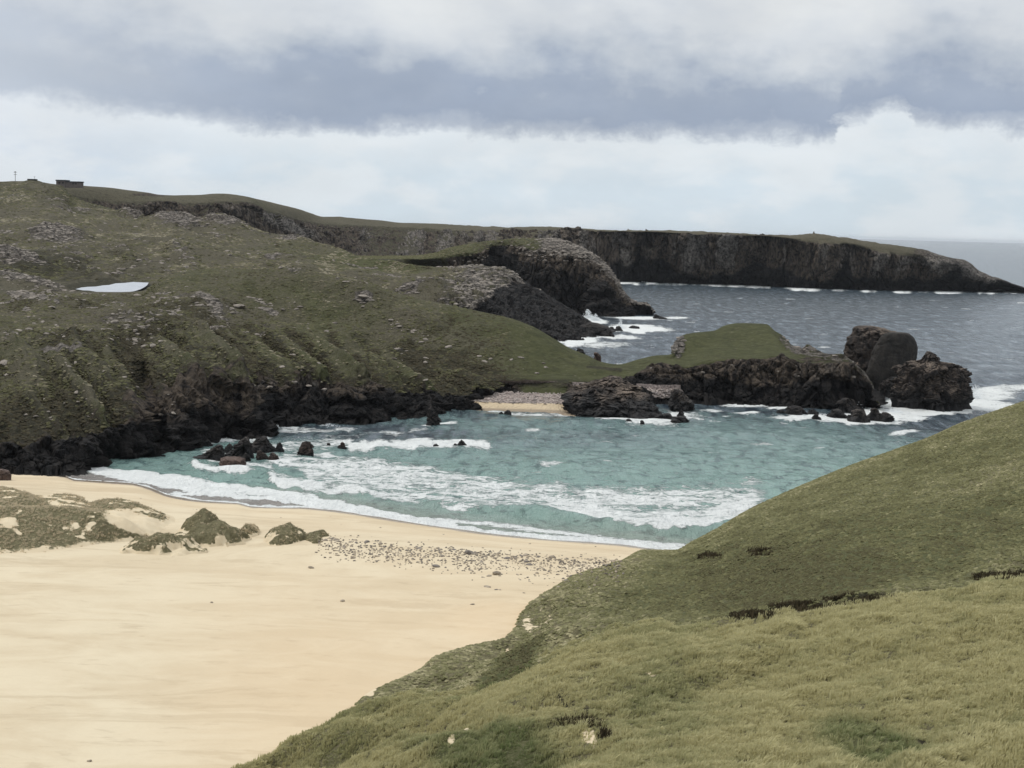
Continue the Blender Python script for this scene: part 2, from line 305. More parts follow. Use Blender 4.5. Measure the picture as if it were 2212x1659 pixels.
def sea_mat():
    m = bpy.data.materials.new('sea_water'); m.use_nodes = True; a = NT(m.node_tree); a.n.clear()
    pos = a.new('ShaderNodeNewGeometry').outputs['Position']
    chop = a.noise(a.vmul(pos, (1, 0.7, 1)), 0.34, 7, 0.68, 0.5); chop2 = a.noise(a.vmul(pos, (1, 0.35, 1)), 0.16, 6, 0.66, 0.3); chop3 = a.noise(a.vmul(pos, (1, 0.20, 1)), 0.30, 7, 0.72, 0.2); big = a.noise(pos, 0.012, 4, 0.55)
    lac = a.noise(a.vmul(pos, (0.6, 1, 1)), 1.1, 7, 0.68, 1.3); lac2 = a.noise(a.vmul(pos, (0.5, 1, 1)), 0.3, 6, 0.65, 1.2)
    deep = a.math('ADD', a.attr('deep'), a.math('MULTIPLY', a.math('SUBTRACT', chop2, 0.5), 0.5))
    c = a.mix(a.mapr(deep, 0.0, 0.5), (0.250, 0.395, 0.360), (0.172, 0.272, 0.270))
    c = a.mix(a.mapr(deep, 0.45, 1.0), c, (0.068, 0.093, 0.116))
    c = a.mix(a.mapr(chop, 0.51, 0.62, 0, 0.6), c, (0.020, 0.060, 0.072))
    c = a.mix(a.math('MULTIPLY', a.mapr(chop3, 0.50, 0.57, 0, 1.0), a.mapr(deep, 0.3, 0.9)), c, (0.016, 0.032, 0.050))  # dark and pale flecks: shade and sky reflection of wave facets painted into colour
    c = a.mix(a.math('MULTIPLY', a.mapr(chop3, 0.47, 0.40, 0, 1.0), a.mapr(deep, 0.3, 0.9)), c, (0.17, 0.21, 0.25))
    c = a.mix(a.attr('murk'), c, (0.34, 0.33, 0.27)); c = a.mix(a.attr('film'), c, (0.36, 0.32, 0.30))
    fo = a.attr('foam'); ln = a.math('ADD', a.math('MULTIPLY', lac, 0.6), a.math('MULTIPLY', lac2, 0.4))
    ff = a.mapr(a.math('ADD', fo, a.math('MULTIPLY', a.math('SUBTRACT', ln, 0.5), 3.2)), 0.38, 0.66)
    ff = a.math('MULTIPLY', ff, a.mapr(fo, 0.02, 0.12))
    cap = a.noise(a.vmul(pos, (1, 1.0, 1)), 0.16, 5, 0.7, 0.6)
    wc = a.math('MULTIPLY', a.mapr(cap, 0.715, 0.76), 0.6)
    ff = a.math('MAXIMUM', ff, wc)
    c = a.mix(ff, c, (0.88, 0.91, 0.91))
    bs = a.new('ShaderNodeBsdfPrincipled'); a.put(bs.inputs['Base Color'], c); bs.inputs['IOR'].default_value = 1.33
    a.put(bs.inputs['Roughness'], a.mapr(ff, 0, 1, 0.16, 0.9, False)); a.put(bs.inputs['Specular IOR Level'], a.mapr(ff, 0, 1, 0.5, 0.1, False))
    b = a.new('ShaderNodeBump'); b.inputs['Strength'].default_value = 1.0; b.inputs['Distance'].default_value = 1.5
    a.put(b.inputs['Height'], a.math('ADD', a.math('ADD', chop, a.math('MULTIPLY', a.math('ADD', chop2, chop3), 1.2)), a.math('MULTIPLY', ff, a.math('MULTIPLY', lac, 0.3)))); a.put(bs.inputs['Normal'], b.outputs[0])
    a.l.new(bs.outputs[0], a.new('ShaderNodeOutputMaterial').inputs[0]); return m
LAND = land_mat(); SAND = sand_mat(); SEA = sea_mat()
def land(name, G, A, label):
    z = np.zeros(G.shape[:2])
    at = {k: A.get(k, z) for k in ('rock', 'pale', 'dry', 'dark', 'sand', 'wet', 'straw')}
    o = grid_obj(name, G, LAND, at); tag(o, label, kind='structure'); r_ = np.asarray(at['rock']); rf = (r_[:-1, :-1]+r_[1:, 1:])/2
    o.data.polygons.foreach_set('use_smooth', (rf < 0.62).ravel()); o.data.update(); return o
def rockify(G, amp, L, seed=0, zs=1.6, block=0.6):
    """carve cliffs: blocks, ridges and gullies, scaled by amp (metres) per vertex"""
    shp = G.shape; sel = amp > 0.02; n = gnormal(G); p = G[sel]; d = np.zeros(len(p))
    d += fbm3(p, L*2.2, 3, 0.5, seed, zs=zs*1.3)*1.0
    d += (fbm3(p, L*0.9, 3, 0.55, seed+9, ridge=True, zs=zs)-0.3)*0.55
    v1, e1 = worley(p+1.5*np.stack([fbm3(p, L, 1, s=seed+3)]*3, -1), L*0.85, zs, seed); d += (v1*1.25)*block
    v2, e2 = worley(p, L*0.36, zs, seed+5); d += v2*0.62*block; v3, e3 = worley(p, L*0.15, zs, seed+6); d += v3*0.26*block-0.55*sm(0.13, 0.0, e1)*block-0.35*sm(0.13, 0.0, e2)*block
    G = G.copy(); nn = n[sel]*np.array([1, 1, 0.45]); G[sel] = p+nn*(d*amp[sel])[:, None]; return G
COVER = []
SURF = []          # land surfaces for placing things by photo position
# ------------------------------------------------------------------ 1. far headland
xs = np.linspace(-260, 2246, 1180)
sk = [(-300, 396, 1050), (0, 392, 1060), (60, 391, 1060), (120, 399, 1065), (180, 402, 1075), (250, 407, 1090), (320, 416, 1110), (345, 421, 1120), (420, 424, 1140), (480, 420, 1150), (540, 427, 1170), (600, 440, 1200), (660, 457, 1250), (700, 468, 1300), (760, 471, 1340), (820, 476, 1360), (870, 482, 1370), (940, 483, 1380), (1000, 486, 1380), (1060, 490, 1370), (1200, 491, 1320), (1340, 497, 1280), (1500, 499, 1270), (1580, 503, 1265), (1670, 507, 1260), (1720, 506, 1258), (1758, 504, 1255), (1800, 509, 1255), (1850, 517, 1256), (1900, 524, 1258), (1950, 531, 1262), (2000, 540, 1268), (2040, 554, 1275), (2068, 559, 1280), (2090, 566, 1285), (2120, 588, 1290), (2160, 602, 1296), (2200, 617, 1302), (2228, 625, 1304), (2250, 630, 1300)]
ce = [(-300, 402, 1020), (120, 405, 1030), (150, 424, 1040), (192, 434, 1050), (272, 443, 1060), (336, 439, 1075), (400, 442, 1085), (480, 439, 1100), (538, 441, 1115), (563, 458, 1130), (608, 468, 1160), (672, 484, 1210), (740, 489, 1250), (800, 491, 1290), (870, 494, 1310), (1000, 499, 1310), (1060, 497, 1300), (1200, 496, 1275), (1340, 501, 1256), (1500, 504, 1246), (1670, 513, 1236), (1758, 527, 1234), (1850, 534, 1236), (1900, 547, 1240), (2000, 562, 1252), (2068, 580, 1264), (2120, 598, 1280), (2200, 620, 1298), (2250, 630.5, 1300)]
fo = [(1340, 609, 0), (1500, 613, 0), (1600, 616, 0), (1700, 621, 0), (1800, 624, 0), (1900, 627, 0), (2000, 628.5, 0), (2100, 629, 0), (2200, 628, 0), (2250, 631, -0.5)]
c1 = C(sk, xs); c2 = C(ce, xs); fo = [(-300, 470, 985), (140, 475, 1000), (170, 482, 1010), (300, 530, 1030), (500, 572, 1070), (700, 602, 1150), (900, 608.5, 1153), (1150, 609, 1190)]+[(a, b, float(DZ(a, b, z))) for a, b, z in fo]
c3 = C(fo, xs); mid_ = c2*0.45+c3*0.55; mid_[:, 2] -= 2
G, v = lofted([push(c1, 260, -26), c1, c2, mid_, c3, push(c3, -14, -6)], [4, 12, 34, 34, 4])
px, py = proj(G); V = v[:, None]+0*px
cl = sm(1.7, 2.15, V)*sm(130, 200, px)
amp = cl*(6.5)*(1-sm(2050, 2240, px)*0.75); amp = amp*(1-0.4*(px < 900))
but = fbm2(G[..., 0]+G[..., 1]*0.3, 0*G[..., 0]+3.1, 42, 3, 0.6, 9)*sm(880, 1000, px)*sm(2200, 2050, px)
G[..., 1] -= but*cl*16
G = rockify(G, amp, 17, 3, 3.0, 0.6)
G[..., 2] += (1-cl)*sm(0.9, 1.1, V)*fbm2(G[..., 0], G[..., 1], 60, 4)*1.2*(px > 0)
n = gnormal(G)[..., 2]; nz = fbm3(G, 30, 4, s=2, zs=2.5)
rock = np.maximum(cl*sm(0.87, 0.7, n)+cl*0.4, sm(1900, 2030, px)*0.75+blob(px, py, 330, 420, 60, 5)*0.6)
rock = rock-0.55*cl*sm(0.05, 0.5, fbm2(G[..., 0], G[..., 2]*2, 35, 4, 0.6, 111))*sm(12, 30, G[..., 2])
pale = 0.10+sm(1900, 2050, px)*(V < 2.4)*0.5+np.exp(-((V-2.3)/0.5)**2)*0.22*(nz+0.7)+blob(px, py, 2170, 607, 40, 6)*0+blob(px, py, 620, 485, 60, 14, 25)*0.6
hz_ = G[..., 2]
stk = fbm2(G[..., 0], G[..., 2]*0.12, 16, 4, 0.65, 5); pale = pale+cl*np.clip(stk*1.3+0.20+0.5*but, 0, 1)*sm(6, 18, hz_+8*nz)*0.95*sm(700, 950, px)+0.3*cl*np.clip(stk, 0, 1)*(px < 950)
wet = np.clip(sm(16+10*nz-14*but, 4+8*nz-10*but, hz_)+0.5*sm(0.0, -0.5, but), 0, 1)*(px > 800)  # wet foot, plus painted shade blackening the recesses between buttresses
dark = 0.18+0.35*(px < 1000)*(V > 1.9)+0.1
dry = 0.85+0.3*fbm2(G[..., 0], G[..., 1], 90)
G[..., 2] += sm(0.6, 1.0, V)*sm(1.5, 1.0, V)*fbm2(G[..., 0], 0*px, 14, 4, 0.65, 121)*0.9*sm(900, 1000, px)
land('headland', G, dict(rock=rock, pale=pale, wet=wet, dark=dark, dry=dry), 'long dark cliffed headland running out to sea under a thin grass top')
SURF.append(G)
# ------------------------------------------------------------------ 2. dark rounded promontory
xs = np.linspace(640, 1412, 400)
sk = [(600, 545, 860), (700, 549, 840), (800, 553, 825), (900, 552, 805), (940, 546, 800), (973, 535, 795), (1010, 528, 795), (1045, 522, 795), (1117, 515, 795), (1189, 514, 790), (1237, 525, 785), (1278, 547, 780), (1309, 571, 777), (1320, 583, 775), (1333, 602, 773), (1345, 621, 771), (1367, 646, 770), (1380, 652, 770), (1396, 652, 768), (1406, 660, 767), (1413, 676, 766)]
ce = [(600, 556, 840), (800, 559, 800), (900, 560, 780), (973, 556, 775), (1030, 548, 772), (1064, 531, 776), (1117, 533, 772), (1177, 546, 768), (1256, 556, 766), (1309, 581, 765), (1320, 592, 765), (1345, 630, 765), (1380, 656, 766), (1406, 664, 766), (1413, 677, 766)]
fo = [(600, 585, 20), (800, 590, 18), (900, 610, 12), (1000, 660, 2), (1100, 678, 0), (1256, 680, 0), (1285, 685, 0), (1333, 686, 0), (1381, 681, 0), (1413, 679.5, 0)]
c1 = C(sk, xs); c2 = C(ce, xs); c3 = CZ(fo, xs); mid_ = c2*0.5+c3*0.5
rec = np.exp(-((xs-1090)/26)**2)*22*sm(1055, 1068, xs)       # shaded recess west of the main face
c2 = push(c2, rec*0.6, 0); mid_ = push(mid_, rec, 0); c3b = push(c3, rec*0.6, 0)
G, v = lofted([push(c1, 90, -30), c1, c2, mid_, c3b, push(c3b, -10, -5)], [4, 18, 36, 36, 3])
px, py = proj(G); V = v[:, None]+0*px
cl = sm(1.75, 2.15, V)*sm(930, 1010, px); amp = cl*3.6*(1-0.6*sm(1350, 1412, px))+0.9*sm(0.9, 1.2, V)*(1-cl)*sm(950, 1080, px)
G = rockify(G, amp*1.25, 11, 11, 2.4, 0.65)
nz = fbm3(G, 16, 4, s=5, zs=2.2)
rock = np.maximum(cl, sm(960, 1040, px)*0.42+sm(1150, 1210, px)*0.5+sm(1.75, 2.1, V)*0.25)
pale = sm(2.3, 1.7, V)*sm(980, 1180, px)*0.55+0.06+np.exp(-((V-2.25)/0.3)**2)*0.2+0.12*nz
wet = np.clip(sm(1.9, 3.0, V)*0.75+0.25*nz+0.8*stroke(px, py, [(1078, 538), (1092, 570), (1120, 610)], 20), 0, 1)*cl  # the stroke is no wetness: it paints the recess's shade black
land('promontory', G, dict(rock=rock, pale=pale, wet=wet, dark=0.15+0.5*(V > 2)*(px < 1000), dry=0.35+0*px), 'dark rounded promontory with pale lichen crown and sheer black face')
SURF.append(G); COVER.append(('B', G, px, py, V, rock, pale, 0*px+.2, wet))
# ------------------------------------------------------------------ 3. the moor with the lochan, out to the pale ledges
xs = np.linspace(-300, 1326, 860)
m1 = [(-300, 402, 1000), (0, 395, 1010), (60, 393, 1010), (100, 397, 1008), (130, 403, 1004), (160, 428, 1000), (224, 447, 985), (272, 459, 950), (298, 470, 920), (320, 472, 905), (342, 469, 900), (384, 467, 895), (432, 477, 890), (461, 471, 885), (499, 477, 880), (544, 491, 870), (592, 507, 855), (640, 519, 840), (704, 530, 820), (740, 541, 800), (780, 556, 770), (850, 566, 740), (900, 573, 720), (973, 577, 705), (1021, 574, 700), (1081, 579, 700), (1108, 587, 696), (1127, 605, 692), (1146, 616, 690), (1170, 628, 690), (1201, 650, 690), (1225, 664, 695), (1244, 674, 698), (1271, 692, 690), (1290, 706, 655), (1314, 722, 612), (1330, 728, 598)]
m2 = [(-300, 480, 800), (0, 475, 800), (250, 505, 775), (400, 512, 770), (600, 542, 755), (800, 578, 728), (900, 590, 695), (973, 600, 665), (1081, 606, 672), (1127, 625, 672), (1201, 668, 665), (1271, 700, 665), (1314, 723, 610), (1330, 729, 597)]
m3 = [(-300, 560, 640), (0, 556, 640), (250, 567, 635), (400, 560, 640), (600, 568, 640), (800, 597, 635), (900, 618, 615), (973, 636, 590), (1081, 660, 600), (1127, 672, 605), (1201, 704, 610), (1271, 712, 625), (1314, 723.5, 608), (1330, 729, 597)]
m4z = [(-300, 600, 19.5), (0, 602, 18.8), (150, 606, 18.2), (250, 608, 18), (330, 606, 18.2), (430, 600, 20), (600, 597, 20), (800, 628, 15), (900, 660, 11), (973, 690, 7), (1050, 725, 2), (1100, 745, 0), (1208, 737, 0), (1266, 730, 0), (1314, 725, 0), (1330, 730, -0.5)]
c1, c2, c3, c4 = C(m1, xs), C(m2, xs), C(m3, xs), CZ(m4z, xs)
lo = (sm(1060, 1130, xs))
c5 = push(c4, -70*(1-lo)-12*lo, -4*(1-lo)-5*lo)
G, v = lofted([push(c1, 50, -18), c1, c2, c3, c4, c5], [4, 44, 44, 44, 12])
px, py = proj(G); V = v[:, None]+0*px
pnd = blob(px, py, 248, 623, 92, 16, 0, 0.25)
und = fbm2(G[..., 0], G[..., 1], 70, 5, 0.5, 3)*sm(1.0, 1.35, V)*sm(4.2, 3.6, V)
rl = 1.0*sm(1.0, 1.2, V)*sm(4.2, 3.6, V)*sm(1080, 900, px)*(1-pnd)
G[..., 2] += und*3.2*sm(1080, 900, px)*(1-pnd)+rl*(fbm2(G[..., 0], G[..., 1], 30, 4, 0.55, 41)*3.0+fbm2(G[..., 0], G[..., 1], 9, 3, 0.6, 43)*0.5)
G[..., 2] = np.where(pnd > 0.02, G[..., 2]*(1-pnd)+np.minimum(G[..., 2], 17.3)*pnd, G[..., 2])
outc = [(120, 512, 70, 16, 4, 0.9), (170, 530, 60, 14, 8, 0.5), (25, 570, 90, 16, 10, 0.8), (180, 580, 80, 12, 24, 0.55), (60, 615, 95, 10, 14, 0.8), (30, 605, 50, 12, 8, 0.6), (285, 466, 26, 7, 25, 0.9), (385, 478, 62, 13, 4, 0.85), (480, 480, 48, 12, 10, 0.8), (400, 500, 80, 12, 12, 0.4), (395, 552, 36, 12, 24, 0.6), (170, 420, 0.1, .1, 0, 0), (265, 545, 30, 8, 40, 0.4), (630, 520, 60, 5, 12, 0.5), (460, 515, 40, 4, 5, 0.5)]
ledge = sm(895, 1000, px+55*fbm2(G[..., 0], G[..., 1], 26, 4, 0.62, 81))*sm(0.85, 1.0, V)
rock = ledge*(0.62+0.3*sm(2.2, 3.2, V))*np.clip(0.55+sm(0.95, 1.4, V)*0.6, 0, 1)
rock = rock-0.35*blob(px, py, 930, 600, 60, 18)
bump = 0
for x, y, rx, ry, an, s in outc:
    b = blob(px, py, x, y, rx, ry, an); bump = np.maximum(bump, b*s)
G[..., 2] += bump*(3.2+1.8*fbm2(G[..., 0], G[..., 1], 9, 3))
oc = sm(0.12, 0.34, fbm2(G[..., 0]*0.7, G[..., 1], 11, 4, 0.62, 51))*sm(-0.15, 0.25, fbm2(G[..., 0], G[..., 1], 60, 3, 0.5, 52))*rl
G[..., 2] += oc*0.6
rock = np.maximum(np.maximum(rock, bump*0.75), oc*0.72)+0.25*fbm2(G[..., 0], G[..., 1], 14, 3)*sm(0.2, -0.4, fbm2(G[..., 0], G[..., 1], 100, 2))
G = rockify(G, ledge*2.8*(0.35+0.65*sm(1.0, 2.5, V))+sm(1.0, 1.1, V)*bump*0.9, 7, 21, 0.8, 0.7)
pale = np.where(ledge > 0.3, 0.85-0.75*sm(2.0, 3.1, V)-0.5*sm(1110, 1180, px), 0.55)+0.15*fbm2(G[..., 0], G[..., 1], 12, 3)
wet = ledge*np.clip(sm(2.1, 3.2, V)+0.5*sm(1110, 1180, px)*sm(1, 1.6, V), 0, 1)
dark = 0.20+0.8*np.clip(blob(px, py, 245, 622, 100, 15, 0, 0.3)-blob(px, py, 245, 622, 84, 11, 0, .2)*0, 0, 1)+0.5*fbm2(G[..., 0], G[..., 1], 120, 4, s=8)+0.45*fbm2(G[..., 0], G[..., 1]*0.5, 14, 4, 0.6, s=18)+0.3*blob(px, py, 60, 590, 160, 40)
dry = 0.8+0.5*fbm2(G[..., 0], G[..., 1], 150, 3, s=4)+0.3*fbm2(G[..., 0], G[..., 1]*0.6, 20, 3, s=14)-0.5*blob(px, py, 800, 570, 160, 22)
trk = stroke(px, py, [(-60, 470), (0, 455), (60, 447), (80, 435), (86, 422), (97, 412)], 4)
Lc = np.interp(px, [900, 985, 1040, 1085, 1110, 1150, 1250, 1320], [690, 676, 652, 622, 604, 612, 660, 700]); dkc = sm(-14, 16, py-Lc+18*fbm2(G[..., 0], G[..., 1], 9, 4, 0.6, 71))
pale = np.where(ledge > 0.2, 0.85-0.85*dkc+0.2*fbm2(G[..., 0], G[..., 1], 12, 3), pale); wet = ledge*dkc*0.95
rock = np.where(ledge > 0.02, ledge*(0.55+0.45*dkc+0.35*fbm2(G[..., 0], G[..., 1], 10, 4, 0.6, 72)*(1-dkc)), rock)
land('moor', G, dict(rock=rock*(1-trk), pale=pale, wet=wet, dark=np.clip(dark, 0, 1)*(1-trk), dry=np.maximum(dry, trk*1.3)), 'rolling brown moorland with pale rock outcrops around a small loch')
SURF.append(G); COVER.append(('M', G, px, py, V, rock, pale, dark, wet))
# lochan water
def flat_patch(name, outline, z, mat, label):
    p = PZ(np.array([a for a, b in outline], float), np.array([b for a, b in outline], float), z)
    me = bpy.data.meshes.new(name); me.from_pydata([tuple(q) for q in p], [], [tuple(range(len(p)))[::-1]]); me.materials.append(mat)
    o = bpy.data.objects.new(name, me); COL.objects.link(o); tag(o, label, kind='structure'); return o
lm = simple_mat('loch_water', (0.36, 0.39, 0.44), (0.47, 0.50, 0.55), 0.3, 0.45, 0.3, 0.1, 0.6)  # pale base colour stands in for the bright sky reflected on the water
# ------------------------------------------------------------------ 4. near hill, isthmus and green islet
xs = np.linspace(-300, 1901, 1200)
n1p = [(-300, 648, 470), (0, 641, 470), (100, 637, 470), (175, 633, 471), (250, 634, 470), (305, 631, 470), (325, 619, 468), (352, 599, 466), (384, 589, 466), (432, 582, 468), (480, 580, 466), (560, 582, 462), (640, 588, 455), (708, 596, 446), (750, 599, 442), (788, 606, 436), (836, 625, 430), (900, 644, 424), (951, 655, 421), (1028, 671, 417), (1108, 689, 413), (1156, 708, 410), (1194, 730, 408), (1233, 753, 406), (1268, 767, 404), (1300, 782, 403), (1335, 787, 402), (1380, 776, 403), (1416, 768, 404), (1454, 765, 405), (1459, 736, 418), (1480, 722, 424), (1528, 716, 430), (1544, 714, 434), (1563, 704, 440), (1595, 698, 442), (1655, 700, 440), (1672, 713, 434), (1697, 732, 428), (1720, 751, 420), (1736, 751, 412), (1745, 744, 408), (1761, 753, 406), (1784, 763, 402), (1822, 768, 397), (1844, 782, 393), (1864, 801, 388), (1884, 830, 382), (1901, 874, 374)]
n2p = [(-300, 760, 345), (0, 742, 348), (150, 730, 358), (250, 722, 366), (400, 702, 384), (540, 715, 393), (650, 735, 393), (760, 758, 388), (850, 782, 382), (950, 803, 376), (1050, 812, 374), (1150, 812, 376), (1250, 808, 380), (1335, 800, 386), (1380, 796, 388), (1416, 781, 394), (1459, 774, 402), (1480, 770, 404), (1528, 752, 410), (1563, 742, 414), (1595, 740, 416), (1655, 742, 412), (1697, 750, 408), (1736, 764, 402), (1761, 766, 400), (1784, 772, 396), (1822, 776, 393), (1844, 789, 388), (1864, 807, 384), (1884, 836, 380), (1901, 875, 374)]
n3p = [(-300, 965, 255), (0, 950, 259), (64, 944, 262), (160, 930, 266), (269, 905, 272), (300, 893, 277), (330, 870, 285), (380, 848, 292), (448, 838, 298), (499, 829, 303), (544, 836, 305), (556, 812, 318), (576, 820, 322), (704, 826, 328), (804, 827, 335), (868, 838, 340), (948, 845, 345), (1028, 843, 351), (1057, 845, 355), (1105, 827, 364), (1130, 825, 365), (1220, 826, 366), (1260, 826, 370), (1335, 822, 374), (1380, 804, 380), (1416, 790, 386), (1457, 790, 385), (1480, 795, 383), (1521, 784, 385), (1589, 780, 386), (1624, 780, 386), (1656, 776, 388), (1690, 770, 390), (1697, 773, 388), (1736, 785, 382), (1784, 786, 380), (1828, 789, 381), (1850, 800, 381), (1870, 818, 381), (1888, 844, 378), (1901, 875.5, 374)]
n4z = [(-300, 1030, 0.5), (0, 1018, 0.6), (96, 1017, 0.6), (182, 1016, 0.4), (218, 1007, 0), (256, 995, 0), (352, 985, 0), (405, 978, 0), (422, 964, 0), (480, 950, 0), (544, 949, 0), (584, 940, 0), (596, 922, 0), (640, 920, 0), (708, 917, 0), (804, 911, 0), (900, 899, 0), (980, 891, 0), (1041, 882, 0.1), (1063, 868, 1.0), (1100, 846, 2.8), (1124, 838, 3.6), (1220, 843, 3.3), (1260, 860, 1.5), (1335, 862, 1.4), (1400, 848, 2.6), (1440, 846, 2.6), (1470, 860, 1.0), (1510, 866, 0.5), (1530, 856, 1.6), (1560, 862, 0.9), (1575, 871, 0), (1640, 875, 0), (1704, 879, 0), (1768, 882, 0), (1832, 882, 0), (1901, 877, 0)]
c1, c2, c3, c4 = C(n1p, xs), C(n2p, xs), C(n3p, xs), CZ(n4z, xs)
left = sm(330, 300, xs)
back = push(c1, 30+30*left, -2.5*left-9*(1-left)*sm(1900, 1700, xs)-6)
back[:, 2] = np.where(xs < 320, 15.5, back[:, 2])
n25 = c2*0.45+c3*0.55; n25[:, 2] += 1.1*sm(1300, 1100, xs)*sm(0, 300, xs)
cm = c3*0.4+c4*0.6
G, v = lofted([back, c1, c2, n25, c3, cm, c4, push(c4, -7, -4)], [5, 56, 38, 38, 22, 24, 3])
px, py = proj(G); V = v[:, None]+0*px; X, Y = G[..., 0], G[..., 1]
isl = sm(1330, 1420, px)
land_z = G[..., 2].copy()
# hummocky upper ground and diagonal ribs running down the slope
up = sm(1.05, 1.4, V)*sm(2.6, 1.9, V)*(1-isl)
G[..., 2] += up*(fbm2(X, Y, 34, 5, 0.55, 6)*1.5+fbm2(X, Y, 15, 4, 0.55, 61)*2.0*sm(1250, 900, px))
q = X*0.933+Y*0.36; s_ = -X*0.36+Y*0.933
rib = fbm2(q, s_*0.12, 12, 4, 0.58, 4); rib2 = 1-2*np.abs(fbm2(q+40, s_*0.25, 9, 3, 0.55, 14))
for x_, y_, rx_, ry_, an_, h_ in [(640, 604, 70, 18, 5, 3.2), (785, 632, 44, 16, 12, 2.2), (300, 690, 90, 16, 5, 2.2), (60, 655, 100, 18, 8, 3.0), (455, 664, 60, 12, 18, 1.8), (150, 735, 110, 12, 3, 1.6), (920, 700, 60, 22, 20, 1.6), (520, 620, 60, 12, 0, 1.5)]:
    G[..., 2] += blob(px, py, x_, y_, rx_, ry_, an_, 0.95)*h_*sm(1.0, 1.25, V)
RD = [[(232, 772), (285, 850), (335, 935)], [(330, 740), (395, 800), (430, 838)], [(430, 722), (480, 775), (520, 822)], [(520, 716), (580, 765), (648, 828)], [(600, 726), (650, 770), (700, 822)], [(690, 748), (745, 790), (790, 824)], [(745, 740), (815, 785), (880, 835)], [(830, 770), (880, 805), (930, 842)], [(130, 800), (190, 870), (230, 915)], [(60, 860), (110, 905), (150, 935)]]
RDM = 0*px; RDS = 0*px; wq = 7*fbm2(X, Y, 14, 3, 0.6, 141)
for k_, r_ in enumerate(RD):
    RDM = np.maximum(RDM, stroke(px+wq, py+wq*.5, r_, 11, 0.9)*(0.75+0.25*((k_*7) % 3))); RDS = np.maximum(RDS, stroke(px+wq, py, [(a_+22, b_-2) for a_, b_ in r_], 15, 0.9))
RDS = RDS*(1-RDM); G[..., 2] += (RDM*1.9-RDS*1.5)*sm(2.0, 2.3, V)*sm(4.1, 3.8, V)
slope = sm(1.7, 2.3, V)*sm(4.25, 3.9, V)*(1-isl)*sm(1150, 950, px)
G[..., 2] += slope*(rib*5.2+rib2*1.2+fbm2(X, Y, 5, 4, 0.6)*0.6)
gul = stroke(px, py, [(300, 800), (318, 850), (335, 900), (345, 940)], 16)+0.9*stroke(px, py, [(556, 815), (575, 850), (585, 890)], 14)
G[..., 1] += gul*7; G[..., 2] -= gul*1.2
cl = sm(3.85, 4.2, V)
cl = np.maximum(cl, sm(1352, 1400, px)*sm(3.7, 4.05, V))
beachy = np.exp(-((px-1172)/62)**4)
cl = cl*(1-0.9*beachy)
endr = sm(1690, 1750, px)
face = blob(px, py, 1465, 745, 16, 30)+blob(px, py, 1710, 745, 40, 16, 40)*0.8+blob(px, py, 1750, 755, 30, 14)*0.7
amp = cl*np.where(px > 1350, 1.9, 2.0)+slope*0.5*sm(3.0, 4.0, V)+(1-cl)*face*0.9*(V > 0.95)
amp = np.maximum(amp, sm(0.95, 1.2, V)*endr*0.7)
G = rockify(G, amp, 5.0, 31, 2.0, 0.75)
nz = fbm3(G, 9, 4, s=7, zs=1.8); nb = fbm2(X, Y, 55, 4, s=12); nf = fbm2(X, Y, 11, 4, s=2)
rock = np.maximum(cl*1.0, np.maximum(face*0.7, endr*0.55))
rock = np.maximum(rock, slope*sm(2.9, 4.0, V)*0.45)+gul*0.5*sm(2.6, 3.4, V)
rock = np.maximum(rock, sm(0.15, 0.7, blob(px, py, 455, 892, 165, 70, 0, 0.6)+0.5*nz)*0.85*sm(2.6, 3.2, V))
rock = rock+up*sm(0.10, 0.32, fbm2(X*0.8+Y*0.4, Y*1.2, 6, 4, 0.62, 31))*sm(-0.2, 0.25, nb)*0.75*sm(980, 800, px)
for x, y, rx, ry, an, s in [(120, 773, 75, 5, 3, .8), (455, 665, 35, 6, 22, .8), (420, 655, 45, 4, 15, .5), (580, 663, 26, 6, 15, .7), (640, 602, 30, 12, -5, .4), (760, 610, 20, 5, 10, .6), (785, 645, 22, 7, 0, .8), (60, 660, 60, 7, 10, .6), (260, 700, 60, 5, 5, .5), (15, 640, 60, 10, 15, .6), (560, 645, 30, 4, 10, .6), (370, 628, 40, 4, -5, .5), (850, 695, 18, 4, 15, .5)]:
    rock = np.maximum(rock, s*blob(px, py, x, y, rx, ry, an))
lip = np.exp(-((V-4.12)/0.13)**2)*(px > 430)*(px < 1100)+stroke(px, py, [(500, 822), (535, 832), (548, 850), (552, 880)], 7)*0.9+stroke(px, py, [(352, 885), (372, 925)], 6)*0.5
pale = 0.12+0.28*lip*(nz+0.6)+face*0.3+np.where(V < 2.6, 0.62, 0)+0.10*nz+isl*cl*0.12
islp = stroke(px, py, [(1795, 790), (1797, 830)], 14)+stroke(px, py, [(1765, 795), (1770, 860)], 8)+stroke(px, py, [(1725, 790), (1722, 850)], 6)
pale = pale+islp*0.22*(nz+0.6)
zz = G[..., 2]
wet = cl*sm(7.5+3*nz, 2.5+2*nz, zz)*np.where(px > 1350, 0.9, 1.0)+sm(1700, 1800, px)*cl*sm(9, 5, zz)*0.6
wet = np.clip(wet+cl*(px < 1060)*(0.12+0.5*fbm2(X, Y, 6, 3, s=91)), 0, 1)
ter = fbm2(X, G[..., 2]*6+Y*0.2, 7, 4, 0.6, 3)
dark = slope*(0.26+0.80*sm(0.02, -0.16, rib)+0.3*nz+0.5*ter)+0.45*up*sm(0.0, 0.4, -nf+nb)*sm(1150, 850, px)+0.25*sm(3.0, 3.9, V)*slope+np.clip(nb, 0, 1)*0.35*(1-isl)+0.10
dark = dark+0.5*blob(px, py, 1000, 800, 140, 32, 14)+0.5*blob(px, py, 1200, 828, 130, 10)+stroke(px, py, [(1270, 799), (1340, 801)], 4)*0.7
